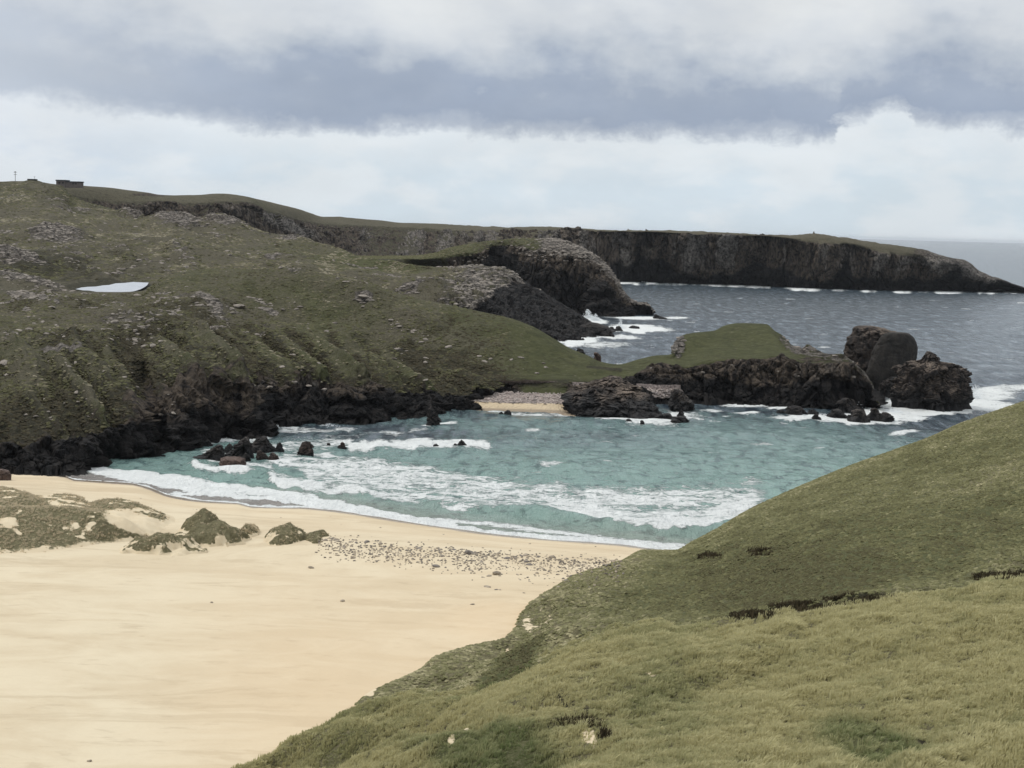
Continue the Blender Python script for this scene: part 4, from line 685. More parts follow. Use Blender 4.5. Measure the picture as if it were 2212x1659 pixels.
foam = np.where((py < 645)&(px > 1330), foam*np.clip(0.62+1.1*fbm2(px, 0*px+1.7, 46, 3, 0.6, 131), 0, 1), foam)
bay = blob(px, py, 1000, 1060, 900, 165, 0, 0.35)
deep = 1-sm(960, 1030, py+(px-1000)*-0.03+wn*14)*0.95
deep = np.where(py < 960, np.maximum(deep, 0.55), deep)
deep = 0.42*sm(1090, 900, py+wn*10)+0.58*sm(935, 850, py-0.05*(px-1500)*(px > 1500)+wn*12)
deep = deep+0.45*blob(px, py, 760, 935, 220, 22)+0.35*blob(px, py, 1150, 945, 300, 18)*0.6+0.5*sm(1750, 2150, px)*sm(1000, 930, py)
murk = np.clip(sm(-60, -3, shore)*0.6*(px > 560)+band(px, py, [(500, 1050), (600, 1062), (700, 1085)], 10, 10)*0.5, 0, 0.7)
o = grid_obj('sea', G, SEA, dict(foam=foam, deep=np.clip(deep, 0, 1.2), murk=murk, film=sm(-30, -12, shore+wn*8)*sm(760, 560, px)*0.92)); tag(o, 'grey blue sea turning turquoise in the bay with rows of white surf', kind='structure')
# ------------------------------------------------------------------ looking up places on the land by photo position
CS = 3.0; NXc, NYc = int(2400/CS), int(1700/CS); zb = np.full((NYc, NXc), 1e9); zp = np.zeros((NYc, NXc, 3))
for G in SURF:
    q = G.reshape(-1, 3); a_, b_ = proj(q); i = (b_/CS).astype(int); j = ((a_+80)/CS).astype(int); ok = (i >= 0) & (i < NYc) & (j >= 0) & (j < NXc) & (q[:, 1] > 15)
    q = q[ok]; i = i[ok]; j = j[ok]; d = np.hypot(q[:, 0], q[:, 1]); o_ = np.argsort(-d); q, i, j, d = q[o_], i[o_], j[o_], d[o_]
    m = d < zb[i, j]; zb[i[m], j[m]] = d[m]; zp[i[m], j[m]] = q[m]
def place(x, y):
    i = int(y/CS); j = int((x+80)/CS)
    for r in range(0, 8):
        best = None
        for a_ in range(max(0, i-r), min(NYc, i+r+1)):
            for b_ in range(max(0, j-r), min(NXc, j+r+1)):
                if zb[a_, b_] < 1e8 and (best is None or zb[a_, b_] < best[0]): best = (zb[a_, b_], zp[a_, b_])
        if best: return best[1].copy()
    return PZ(x, y, 0.0)
# ------------------------------------------------------------------ 9. rocks in the sea
def rock_mat(name, dark_, brown, pale_, zwet, pk=0.0):
    m = bpy.data.materials.new(name); m.use_nodes = True; a = NT(m.node_tree); a.n.clear()
    geo = a.new('ShaderNodeNewGeometry'); pos = geo.outputs['Position']
    sx_ = a.new('ShaderNodeSeparateXYZ'); a.put(sx_.inputs[0], pos); sn_ = a.new('ShaderNodeSeparateXYZ'); a.put(sn_.inputs[0], geo.outputs['Normal'])
    n = a.noise(a.vmul(pos, (1, 1, 0.4)), 0.8, 6, 0.65); f = a.noise(pos, 3.0, 5, 0.65); big = a.noise(a.vmul(pos, (1, 1, 0.5)), 0.22, 4)
    c = a.mix(a.mapr(n, 0.35, 0.7), dark_, brown)
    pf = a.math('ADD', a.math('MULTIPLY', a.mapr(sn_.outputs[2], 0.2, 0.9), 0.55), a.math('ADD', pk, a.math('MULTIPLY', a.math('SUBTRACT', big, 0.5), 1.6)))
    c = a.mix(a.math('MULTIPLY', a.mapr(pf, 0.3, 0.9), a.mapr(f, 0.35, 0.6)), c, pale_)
    wt = a.mapr(a.math('ADD', sx_.outputs[2], a.math('MULTIPLY', a.math('SUBTRACT', big, 0.5), zwet)), zwet, zwet*0.4)
    c = a.mix(wt, c, a.mix(a.mapr(n, 0.4, 0.7), (0.008, 0.008, 0.009), (0.026, 0.024, 0.024)))
    bs = a.new('ShaderNodeBsdfPrincipled'); a.put(bs.inputs['Base Color'], c); a.put(bs.inputs['Roughness'], a.mapr(wt, 0, 1, 0.95, 0.6, False)); bs.inputs['Specular IOR Level'].default_value = 0.3
    b = a.new('ShaderNodeBump'); b.inputs['Strength'].default_value = 0.9; b.inputs['Distance'].default_value = 0.4; a.put(b.inputs['Height'], a.math('ADD', n, a.math('MULTIPLY', f, 0.5))); a.put(bs.inputs['Normal'], b.outputs[0])
    a.l.new(bs.outputs[0], a.new('ShaderNodeOutputMaterial').inputs[0]); return m
RK_STACK = rock_mat('stack_rock', (0.020, 0.018, 0.018), (0.066, 0.052, 0.043), (0.22, 0.175, 0.14), 5.5, 0.05)
RK_SLAB = rock_mat('slab_rock', (0.021, 0.020, 0.019), (0.042, 0.037, 0.033), (0.10, 0.085, 0.072), 4.0, -0.15)
RK_SEA = rock_mat('wet_rock', (0.012, 0.012, 0.013), (0.040, 0.034, 0.031), (0.10, 0.085, 0.075), 2.0, -0.1)
RK_RED = rock_mat('reddish_rock', (0.05, 0.035, 0.03), (0.13, 0.09, 0.075), (0.22, 0.17, 0.15), 0.4, 0)
def rock_rows(name, label, rows, D, depth, mat, amp=0.5, L=2.5, nphi=96, nrow=60, seed=0, group=None, base=-1.2, cat='rock', pw=2.6, block=0.7, face=0.0, lean=0.0):
    """rows (photo y, x left, x right) top to bottom -> solid rock with that outline at distance D"""
    r = np.array(rows, float); yy_ = np.linspace(r[0, 0], r[-1, 0], nrow); xl = pchip(r[:, 0], r[:, 1], yy_); xr = pchip(r[:, 0], r[:, 2], yy_)
    pl, pr = P(xl, yy_, D), P(xr, yy_, D); ctr = (pl+pr)/2; hw = np.linalg.norm(pr[:, :2]-pl[:, :2], axis=1)/2
    zz_ = ctr[:, 2]; zz_ = zz_-min(0, 0); ph = np.linspace(0, 2*np.pi, nphi, endpoint=False)
    cc, ss = np.cos(ph), np.sin(ph); e = 2/pw; ux = np.sign(cc)*np.abs(cc)**e; uy = np.sign(ss)*np.abs(ss)**e
    hw = np.maximum(hw, 0.02); wmax = hw.max(); dd_ = depth*np.sqrt(np.clip(hw/wmax, 0, 1))
    ax = np.array(hdir(np.mean(xl+xr)/2, yy_[-1])[:2]); rt = np.array([ax[1], -ax[0]])
    tpar = (zz_-zz_[-1])/max(zz_[0]-zz_[-1], 1e-3)
    cen = ctr[:, :2]+ax[None]*(tpar*lean)[:, None]
    px_ = cen[:, None, 0]+rt[0]*ux[None]*hw[:, None]+ax[0]*uy[None]*dd_[:, None]
    py_ = cen[:, None, 1]+rt[1]*ux[None]*hw[:, None]+ax[1]*uy[None]*dd_[:, None]
    Gm = np.stack([px_, py_, np.repeat(zz_[:, None], nphi, 1)], -1)
    top = np.array([[cen[0, 0], cen[0, 1], zz_[0]]]); 
    ex = [Gm[-1].copy()]; ex[0][:, 2] = base; ex[0][:, :2] = cen[-1]+(ex[0][:, :2]-cen[-1])*1.08
    Gm = np.concatenate([Gm, ex[0][None]], 0)
    nr = Gm.shape[0]; n = np.stack([Gm[..., 0]-np.append(cen[:, 0], cen[-1, 0])[:, None], Gm[..., 1]-np.append(cen[:, 1], cen[-1, 1])[:, None], 0*Gm[..., 0]], -1); n /= np.maximum(np.linalg.norm(n, axis=-1, keepdims=True), 1e-6)
    d = fbm3(Gm, L*1.8, 3, 0.5, seed)*0.9+(fbm3(Gm, L*0.7, 3, 0.55, seed+2, ridge=True)-0.3)*0.4
    v1, e1 = worley(Gm, L, 1.1, seed); v2, e2 = worley(Gm, L*0.42, 1.1, seed+4); v3, e3 = worley(Gm, L*0.2, 1.3, seed+7); d += block*(v1*1.2+v2*0.65+v3*0.3-0.6*sm(0.12, 0, e1)-0.4*sm(0.12, 0, e2))
    k = np.minimum(1, hw/ (wmax*0.35)); k = np.append(k, 1)[:, None]
    Gm = Gm+n*(d*amp*k)[..., None]; Gm[1:-1, :, 2] += (fbm3(Gm[1:-1], L*0.8, 3, 0.5, seed+8)*amp*0.55)
    verts = np.concatenate([Gm.reshape(-1, 3), top], 0); i = np.arange(nr*nphi).reshape(nr, nphi); j = np.roll(i, -1, 1)
    q = np.stack([i[:-1], i[1:], j[1:], j[:-1]], -1).reshape(-1, 4)
    tri = np.stack([np.full(nphi, nr*nphi), i[0], j[0], j[0]], -1)
    me = bpy.data.meshes.new(name); me.from_pydata(verts.tolist(), [], q.tolist()+[(int(t_[0]), int(t_[1]), int(t_[2])) for t_ in tri]); me.materials.append(mat)
    me.polygons.foreach_set('use_smooth', np.full(len(me.polygons), 'slab' in label)); me.update()
    o = bpy.data.objects.new(name, me); COL.objects.link(o); tag(o, label, cat, group); return o
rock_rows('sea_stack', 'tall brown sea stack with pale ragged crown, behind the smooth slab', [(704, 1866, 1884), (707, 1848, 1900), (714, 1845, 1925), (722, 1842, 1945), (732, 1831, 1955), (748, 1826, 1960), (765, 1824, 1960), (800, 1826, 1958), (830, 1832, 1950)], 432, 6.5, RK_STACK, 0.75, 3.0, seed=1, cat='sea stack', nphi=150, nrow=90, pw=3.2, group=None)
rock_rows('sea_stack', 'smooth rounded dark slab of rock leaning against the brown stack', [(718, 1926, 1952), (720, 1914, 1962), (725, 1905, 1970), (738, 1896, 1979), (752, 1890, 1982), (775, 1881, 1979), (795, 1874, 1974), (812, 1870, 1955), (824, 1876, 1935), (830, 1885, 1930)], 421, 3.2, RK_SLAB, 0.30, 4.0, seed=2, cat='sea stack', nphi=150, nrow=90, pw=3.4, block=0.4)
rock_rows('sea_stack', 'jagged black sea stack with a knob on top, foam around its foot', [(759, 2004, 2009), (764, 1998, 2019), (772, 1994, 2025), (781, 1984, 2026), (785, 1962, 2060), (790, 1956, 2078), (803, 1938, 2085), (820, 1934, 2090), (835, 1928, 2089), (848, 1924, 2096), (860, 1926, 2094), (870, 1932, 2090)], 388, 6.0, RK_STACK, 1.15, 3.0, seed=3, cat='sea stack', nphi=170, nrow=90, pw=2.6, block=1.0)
rock_rows('rock', 'low dark shoulder of rock at the foot of the smooth slab', [(815, 1925, 1945), (825, 1905, 1955), (835, 1897, 1960), (842, 1900, 1950)], 410, 3, RK_SEA, 0.5, 1.5, seed=4)
rock_rows('rock', 'big black knobbly rock mass beside the shingle cove', [(822, 1316, 1334), (829, 1296, 1350), (837, 1270, 1362), (846, 1246, 1376), (857, 1225, 1394), (868, 1216, 1408), (880, 1224, 1417), (890, 1236, 1423), (896, 1240, 1424)], 345, 6.5, RK_STACK, 1.1, 2.6, seed=5, nphi=170, nrow=80, block=1.0, lean=9, cat='rock')
rock_rows('rock', 'upright black rock standing off the islet cliffs beside the pebble bay', [(841, 1457, 1466), (848, 1451, 1476), (860, 1449, 1486), (870, 1446, 1499), (880, 1448, 1500), (887, 1450, 1480)], 355, 3, RK_STACK, 0.55, 1.6, seed=6)
RK_BRN = rock_mat('brown_wet_rock', (0.020, 0.017, 0.016), (0.070, 0.050, 0.042), (0.13, 0.10, 0.085), 0.8, -0.05)
SR = [  # top y, base y, x left, x right, peak x (0..1), label
 (885, 901, 1462, 1480, .5, 'small black rock with a notch, between the upright rock and the low reef'), (893, 903, 1415, 1452, .6, 'low black reef rock in foam at the mouth of the cove'), (899, 911, 1448, 1488, .5, 'flat black reef rock awash at the mouth of the cove'), (908, 914, 1382, 1392, .5, 'tiny black rock in foam beside the big knobbly mass'), (905, 910, 1350, 1368, .5, 'sliver of black rock under the big knobbly mass'),
 (876, 893, 1694, 1741, .5, 'square black boulder at the foot of the islet cliff'), (885, 891, 1678, 1696, .6, 'small flat rock beside the square black boulder'), (860, 888, 1806, 1855, .45, 'large black block leaning on the islet cliff above the surf'), (884, 899, 1784, 1832, .5, 'long low black rock below the islet in white water'), (884, 906, 1828, 1878, .6, 'humped black rock running with white water'), (882, 903, 1875, 1907, .45, 'pointed black rock at the seaward end of the islet reef'), (891, 905, 1896, 1930, .4, 'last low black rock of the islet reef'), (894, 907, 1751, 1772, .6, 'small black rock standing in foam before the islet reef'), (884, 893, 1742, 1768, .5, 'low broken black rock between the square boulder and the reef'),
 (961, 990, 421, 483, .9, 'black wedge shaped rock tilted up to the right, in the surf below the cliff'), (945, 984, 487, 545, .8, 'largest black wedge rock tilted up in the surf'), (942, 972, 540, 594, .6, 'broad black block touching the largest wedge'), (956, 971, 593, 614, .5, 'small rock at the right end of the black block'), (958, 974, 482, 505, .6, 'small rock wedged between the two tilted wedges'), (978, 994, 522, 542, .4, 'small spiky rock ahead of the largest wedge'), (974, 993, 555, 580, .3, 'brown pointed rock in foam ahead of the black block'), (978, 995, 580, 603, .4, 'dark pointed rock in foam beside the brown one'), (953, 982, 642, 676, .6, 'brown upright rock alone in the surf'), (955, 967, 731, 747, .5, 'small black rock alone between the brown upright rock and the white water'), (950, 965, 989, 1011, .3, 'thin spiky black rock amid the middle line of foam'), (958, 966, 976, 990, .5, 'low black rock touching the thin spiky one'), (959, 964, 937, 949, .5, 'tiny black rock in the middle line of foam'), (874, 915, 920, 953, .3, 'black pinnacle at the foot of the cliff'), (886, 893, 1090, 1105, .5, 'dark rock at the edge of the cove sand'), (889, 893, 1078, 1087, .5, 'tiny dark rock beside the one at the edge of the cove sand'), (950, 960, 437, 459, .5, 'low black rock against the cliff foot in white wash'), (957, 962, 706, 714, .5, 'very small rock behind the brown upright rock'),
 (697, 714, 1245, 1330, .4, 'long dark reef off the pale ledges, waves breaking over it'), (706, 714, 1314, 1330, .5, 'small black rock at the end of the long reef'), (705, 713, 1328, 1344, .5, 'outermost black rock off the pale ledges'), (703, 708, 1357, 1381, .4, 'low black skerry farthest off the pale ledges'), (679, 687, 1410, 1437, .2, 'flat skerry at the tip of the dark promontory'), (752, 768, 1240, 1264, .4, 'dark rock showing over the grassy neck'),
 (857, 868, 1520, 1545, .5, 'dark boulder on the pebbles of the small inlet')]
for k, (y0, y1, x0, x1, pk, lab) in enumerate(SR):
    D = float(DZ((x0+x1)/2, y1, 0.3)); hw = (x1-x0)/2; xp = x0+(x1-x0)*pk; rows = []
    rr = random.Random(k)
    for t_ in (0, 0.12, 0.3, 0.5, 0.7, 0.85, 1.0):
        gl_ = t_**(0.95 if pk > .65 else .48+.2*rr.random()); gr_ = t_**(0.95 if pk < .35 else .25 if pk > .65 else .42+.2*rr.random()); rows.append((y0+(y1-y0)*t_, xp-(xp-x0)*(0.12+0.88*gl_), xp+(x1-xp)*(0.12+0.88*gr_)))
    wm = hw*D/FPX
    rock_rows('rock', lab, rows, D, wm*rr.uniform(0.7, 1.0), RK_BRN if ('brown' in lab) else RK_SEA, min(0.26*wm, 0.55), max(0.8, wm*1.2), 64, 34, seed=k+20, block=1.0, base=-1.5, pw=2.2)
rock_rows('rock', 'flat reddish rock with white water pouring over it', [(989, 485, 515), (992, 478, 527), (1002, 476, 529)], 259, 2.2, RK_RED, 0.3, 1.0, 64, 30, seed=80)
rock_rows('rock', 'reddish boulder on the sand at the cliff end', [(1014, -4, 8), (1019, -6, 18), (1028, -6, 24)], 243, 1.0, RK_RED, 0.2, 0.6, 48, 24, seed=81, base=0.2)
rock_rows('rock', 'brown rock pillar standing on the far side of the grassy neck', [(761, 1284, 1288), (764, 1283, 1293), (770, 1284, 1296), (778, 1283, 1298), (790, 1280, 1300)], 408, 1.0, RK_RED, 0.3, 0.8, 48, 30, seed=82, base=3)
# ------------------------------------------------------------------ 10. stones and boulders
def stone_mesh(name, mat, seed, flat=0.6):
    import bmesh
    bm = bmesh.new(); bmesh.ops.create_icosphere(bm, subdivisions=2, radius=1); r = random.Random(seed)
    pl = [Vector((r.gauss(0, 1), r.gauss(0, 1), r.gauss(0, 1))).normalized() for _ in range(9)]
    for v_ in bm.verts:
        d = v_.co.normalized(); m_ = 1.0
        for p in pl:
            c_ = d.dot(p)
            if c_ > 0.25: m_ = min(m_, 0.78/c_) if 0.78/c_ < m_ else m_
        v_.co = d*m_*(1+0.1*r.uniform(-1, 1)); v_.co.z *= flat; v_.co.x *= 1.25
    me = bpy.data.meshes.new(name); bm.to_mesh(me); bm.free(); me.materials.append(mat); return me
ST_B = simple_mat('beach_stone', (0.22, 0.185, 0.145), (0.44, 0.375, 0.295), 1.3, 0.9, 0.4, 0.05)
ST_D = simple_mat('dark_beach_stone', (0.12, 0.108, 0.10), (0.27, 0.24, 0.21), 1.3, 0.9, 0.4, 0.05)
ST_P = simple_mat('lichened_boulder', (0.15, 0.132, 0.115), (0.32, 0.285, 0.25), 1.1, 0.95, 0.5, 0.15)
SM = [stone_mesh('stone', ST_B, k) for k in range(5)]+[stone_mesh('stone', ST_D, k+9) for k in range(3)]
PM = [stone_mesh('boulder', ST_P, k+30, 0.5) for k in range(6)]
def put(name, me, pos, s, label, cat, group, flat=1.0):
    o = bpy.data.objects.new(name, me); COL.objects.link(o); o.location = pos; o.scale = (s, s*random.uniform(.7, 1), s*random.uniform(.7, 1.1)*flat)
    o.rotation_euler = (random.uniform(-.25, .25), random.uniform(-.25, .25), random.uniform(0, 6.28)); tag(o, label, cat, group); return o
bermx = [(640, 1160), (700, 1164), (760, 1170), (850, 1180), (1000, 1192), (1100, 1199), (1150, 1204), (1220, 1209), (1340, 1213)]
def bermy(x): return float(np.interp(x, [p[0] for p in bermx], [p[1] for p in bermx]))
cnt = 0
single = [(670, 1226, .30, 'lone flat grey stone on the bare sand below the dark hummock'), (739, 1299, .25, 'single dark stone alone in the middle of the sand plain'), (457, 1300, .2, 'dark scrap at the end of a thin stick on the left sand'), (192, 1641, .16, 'small dark pebble near the lower left of the sand'), (1073, 1240, .5, 'largest stone of the scattered field, with two beside it'), (1012, 1195, .5, 'angular brown boulder on the stone ridge'), (940, 1222, .42, 'flat stone left of the scattered field'), (1018, 1305, .2, 'half buried stone below the scattered field')]
for x, y, s, lab in single:
    p = place(x, y); p[2] += s*0.15; put('stone', SM[cnt % 8], p, s, lab, 'stone', 'stones on the beach'); cnt += 1
for k in range(286):
    u = random.random()
    if u < 0.5: x = random.uniform(700, 1345); y = bermy(x)+random.gauss(0, 3.5); gl_, lab = 'stones along the beach ridge', 'brown stone among many lying along the crest of the beach ridge'; s = random.uniform(.10, .28)
    elif u < 0.68: x = random.uniform(712, 860); y = bermy(x)+random.uniform(4, 32); gl_, lab = 'stones beside the dark hummock', 'small grey stone among many beside the dark hummock'; s = random.uniform(.08, .2)
    elif u < 0.95: x = 1000+350*random.random()**0.9; y = bermy(x)+4+random.random()**1.5*75; gl_, lab = 'stones scattered below the ridge', 'stone among those scattered on sand between the ridge and the grass hill'; s = random.uniform(.07, .24); y = min(y, 1290)
    else: x = random.uniform(250, 1250); y = float(wline(x))+random.uniform(10, 34); gl_, lab = 'dark bits on the strand line', 'small dark bit of wrack or stone on the sand near the water'; s = random.uniform(.07, .16)
    s *= random.choice([.6, .8, 1, 1, 1.5]); p = place(x, y); p[2] -= s*0.05; put('stone', SM[random.randrange(8)], p, s, lab, 'stone', gl_)
# joined small stones on ridge and cove
def joined_stones(name, pts, sizes, mats, label):
    base = []
    for me in SM[:3]+SM[5:6]:
        import bmesh
        bm = bmesh.new(); bmesh.ops.create_icosphere(bm, subdivisions=1, radius=1); v_ = np.array([v.co for v in bm.verts]); v_ = v_*rng.uniform(.75, 1.15, (len(v_), 1))*np.array([1.2, .9, .65]); f_ = np.array([[v.index for v in f.verts] for f in bm.faces]); bm.free(); base.append((v_, f_))
    V_, F_2, mi = [], [], []; off = 0
    for k, (p, s) in enumerate(zip(pts, sizes)):
        v_, f_ = base[k % len(base)]; a_ = random.uniform(0, 6.28); c_, s__ = math.cos(a_), math.sin(a_)
        q = v_*s; q = np.stack([q[:, 0]*c_-q[:, 1]*s__, q[:, 0]*s__+q[:, 1]*c_, q[:, 2]], 1)+p; V_.append(q); F_2.append(f_+off); off += len(v_); mi += [random.randrange(len(mats))]*len(f_)
    o = mesh_from(name, np.concatenate(V_), np.concatenate(F_2), None, None, False, None, 3)
    for m in mats: o.data.materials.append(m)
    o.data.polygons.foreach_set('material_index', np.array(mi, np.int32)); tag(o, label, kind='stuff')
pts, sz = [], []
for k in range(1500):
    x = random.uniform(690, 1350); y = bermy(x)+random.gauss(4, 9)+(random.random()**2)*30
    p = place(x, y); s = random.uniform(.05, .16); p[2] += s*.2; p[0] += random.uniform(-.5, .5); pts.append(p); sz.append(s)
joined_stones('gravel', pts, sz, [ST_B, ST_D], 'small stones strewn over the beach ridge')
PK = simple_mat('pink_cobble', (0.27, 0.225, 0.205), (0.54, 0.47, 0.43), 0.9, 0.9, 0.3, 0.05); PK2 = simple_mat('grey_cobble', (0.16, 0.14, 0.13), (0.34, 0.305, 0.29), 0.9, 0.9, 0.3, 0.05)
pts, sz = [], []
nr, nc = COVE.shape[:2]
while len(pts) < 3200:
    i, j = random.randrange(6, 33), random.randrange(nc-1); p = COVE[i, j].copy(); a_, b_ = proj(p[None]); 
    if a_[0] < 1300 and i > 31: continue
    p[:2] += np.random.uniform(-.6, .6, 2); s = random.uniform(.10, .34); p[2] += s*.2; pts.append(p); sz.append(s)
joined_stones('shingle', pts, sz, [PK, PK, PK2], 'grey and pink shingle heaped at the top of the cove beach')
# pale boulders and outcrop blocks on the hills
BG = [('boulders on the slope above the black cliff', 'pale stone among several in dark heather on the slope above the black cliff', [(150, 790, 60, 8, 8), (285, 820, 40, 20, 7), (360, 850, 30, 60, 9), (160, 868, 60, 30, 7), (620, 800, 60, 40, 8), (80, 900, 60, 10, 6)], .35, .8),
      ('boulders on the brow of the near hill', 'pale stone among many strewn over the brow of the near green hill', [(460, 665, 45, 10, 12), (300, 735, 60, 14, 16), (420, 655, 40, 6, 8), (590, 655, 60, 16, 16), (250, 712, 60, 20, 14), (330, 640, 40, 6, 6), (700, 700, 60, 30, 8)], .35, 1.1),
      ('boulders on the green shoulder', 'pale stone among a line of them on the green shoulder above the grassy neck', [(875, 705, 34, 8, 14), (900, 730, 30, 14, 8), (780, 640, 20, 8, 6), (760, 605, 40, 6, 10), (985, 755, 60, 30, 7), (1100, 770, 60, 30, 4), (900, 790, 50, 24, 8), (1190, 800, 30, 6, 2)], .35, 1.0),
      ('boulders left of the loch', 'pale stone among many by the outcrops left of the loch', [(40, 630, 60, 14, 14), (150, 635, 60, 10, 12), (300, 640, 50, 6, 8), (60, 690, 60, 30, 10), (20, 800, 30, 60, 5)], .5, 1.4),
      ('boulders on the far moor', 'small pale rock among many dotted over the brown moor behind the loch', [(130, 520, 90, 30, 14), (350, 545, 120, 30, 18), (470, 540, 80, 20, 10), (560, 550, 80, 20, 8), (420, 580, 60, 16, 8), (200, 470, 120, 20, 8)], .5, 1.3)]
for gname, lab, cl_, s0, s1 in BG:
    for (x, y, rx, ry, n_) in cl_:
        for k in range(n_):
            a_ = x+random.gauss(0, .6)*rx; b_ = y+random.gauss(0, .6)*ry+(a_-x)*0.12
            if a_ < 2: continue
            p = place(a_, b_); s = s0*0.7+(s1-s0*0.7)*random.random()**2.2; put('boulder', PM[random.randrange(6)], p, s, lab, 'boulder', gname, 0.9)
def slab(x, y, s, lab): p = place(x, y); o = put('boulder', PM[random.randrange(6)], p, s, lab, 'boulder', None, .8); return o
slab(785, 640, 1.7, 'largest pale boulder on the green crest, dark at its foot'); slab(515, 660, 1.9, 'largest pale block on the brow of the near hill'); slab(1128, 771, 0.8, 'single pale stone low on the green shoulder'); slab(1160, 806, 0.6, 'single pale stone on the grass just above the cove')
p = place(1345, 1487); put('stone', SM[6], place(1349, 1488), .55, 'grey flat stone half hidden in the grass of the near slope', 'stone', None, .5)
# ------------------------------------------------------------------ 11. buildings on the skyline
WALL = simple_mat('weathered_wall', (0.10, 0.085, 0.08), (0.16, 0.14, 0.13), 0.8, 0.95, 0.2, 0.05); ROOF = simple_mat('dark_roof', (0.03, 0.032, 0.036), (0.05, 0.052, 0.056), 0.8, 0.8, 0.1, 0.02); GLS = simple_mat('dark_window', (0.012, 0.012, 0.014), (0.02, 0.02, 0.022), 1, 0.3, 0, 0.01); WOOD = simple_mat('weathered_wood', (0.09, 0.08, 0.07), (0.14, 0.12, 0.10), 3, 0.9, 0.1, 0.01)
def boxmesh(name, lo_, hi_, mat, parent, loc=True):
    (x0, y0, z0), (x1, y1, z1) = lo_, hi_; v_ = [(x, y, z) for z in (z0, z1) for y in (y0, y1) for x in (x0, x1)]
    f_ = [(0, 2, 3, 1), (4, 5, 7, 6), (0, 1, 5, 4), (2, 6, 7, 3), (0, 4, 6, 2), (1, 3, 7, 5)]
    me = bpy.data.meshes.new(name); me.from_pydata(v_, [], f_); me.materials.append(mat); o = bpy.data.objects.new(name, me); COL.objects.link(o); o.parent = parent; return o
def empty(name, loc, rz=0):
    o = bpy.data.objects.new(name, None); COL.objects.link(o); o.location = loc; o.rotation_euler = (0, 0, rz); return o
b0 = P(151, 398.5, 1035); E = empty('building', tuple(b0), math.radians(-15)); tag(E, 'long low flat roofed building on the skyline of the moor', 'building')
wl_ = boxmesh('wall', (-8.2, -2.5, -2), (-1.8, 2.5, 2.1), WALL, E); wr = boxmesh('wall', (-1.8+.003, -2.3, -2), (8.2, 2.3, 1.35), WALL, E)
boxmesh('roof', (-8.5, -2.8, 2.1), (-1.6, 2.8, 2.75), ROOF, E); boxmesh('roof', (-1.59, -2.6, 1.35), (8.5, 2.6, 1.95), ROOF, E)
for x in (-6.6, -4.0): boxmesh('window', (x, -2.56, .4), (x+1.3, -2.45, 1.4), GLS, E)
for x in (3.0, 5.0): boxmesh('window', (x, -2.36, .1), (x+1.2, -2.25, .9), GLS, E)
b1 = P(70, 391, 1045); E = empty('bunker', tuple(b1)); tag(E, 'low grassed over bunker with a flat slab top beside the building', 'bunker')
gx, gy = np.meshgrid(np.linspace(-7, 7, 30), np.linspace(5, -5, 20)); h = 1.5*np.clip(1-np.maximum(0, np.hypot(gx/6.6, gy/4.6)-.35)/.65, 0, 1)**.8-.8+.12*fbm2(gx, gy, 2, 2)
o = grid_obj('mound', np.stack([gx, gy, h], -1), LAND, dict(rock=0*h, pale=0*h, wet=0*h, dry=0*h+.6, dark=0*h+.4, sand=0*h)); o.parent = E
boxmesh('roof_slab', (-2.6, -2.2, .5), (2.6, 2.2, 1.25), ROOF, E); boxmesh('aerial', (1.3, -.06, 1.25), (1.42, .06, 3.0), WOOD, E); boxmesh('crossbar', (.7, -.05, 2.55), (2.0, .05, 2.65), WOOD, E)
b2 = P(33, 392.5, 1030); E = empty('mast', tuple(b2)); tag(E, 'tall thin mast with crossarms on the skyline', 'mast')
boxmesh('pole', (-.12, -.12, -1), (.12, .12, 6.3), WOOD, E); boxmesh('crossarm', (-.9, -.08, 4.3), (.9, .08, 4.5), WOOD, E); boxmesh('crossarm', (-1.0, -.08, 5.7), (1.0, .08, 5.9), WOOD, E); boxmesh('antenna', (-.45, -.2, 5.95), (.45, .2, 6.25), WOOD, E)
for x, y, D_, s, lab in [(1758, 505, 1254, 1.0, 'small cairn on the highest point of the headland'), (1357, 498, 1278, 0.8, 'tiny cairn on the headland above the cliffs')]:
    E = empty('cairn', tuple(P(x, y, D_))); tag(E, lab, 'cairn')
    for k in range(5):
        o = bpy.data.objects.new('stone', SM[5+k % 3]); COL.objects.link(o); o.parent = E; o.scale = (s*(1-.17*k), s*.8*(1-.17*k), s*.5); o.location = (random.uniform(-.1, .1), 0, s*.42*k)
# ------------------------------------------------------------------ 12. grass
BL = bpy.data.materials.new('grass_blade'); BL.use_nodes = True; a = NT(BL.node_tree); a.n.clear()
tone = a.attr('tone', 'INSTANCER'); tip = a.attr('tip'); rnd = a.attr('rnd', 'INSTANCER')
cg = a.mix(tone, (0.155, 0.205, 0.075), (0.58, 0.54, 0.30)); cg = a.mix(a.math('MULTIPLY', rnd, 0.55), cg, a.mix(tone, (0.21, 0.22, 0.10), (0.40, 0.36, 0.18)))
cg = a.mix(a.math('MULTIPLY', tip, 0.35), cg, (0.58, 0.54, 0.34))
bs = a.new('ShaderNodeBsdfPrincipled'); a.put(bs.inputs['Base Color'], cg); bs.inputs['Roughness'].default_value = 0.8; bs.inputs['Specular IOR Level'].default_value = 0.1
tr = a.new('ShaderNodeBsdfTranslucent'); a.put(tr.inputs[0], cg); mxs = a.new('ShaderNodeMixShader'); mxs.inputs[0].default_value = 0.42; a.l.new(bs.outputs[0], mxs.inputs[1]); a.l.new(tr.outputs[0], mxs.inputs[2])
a.l.new(mxs.outputs[0], a.new('ShaderNodeOutputMaterial').inputs[0])
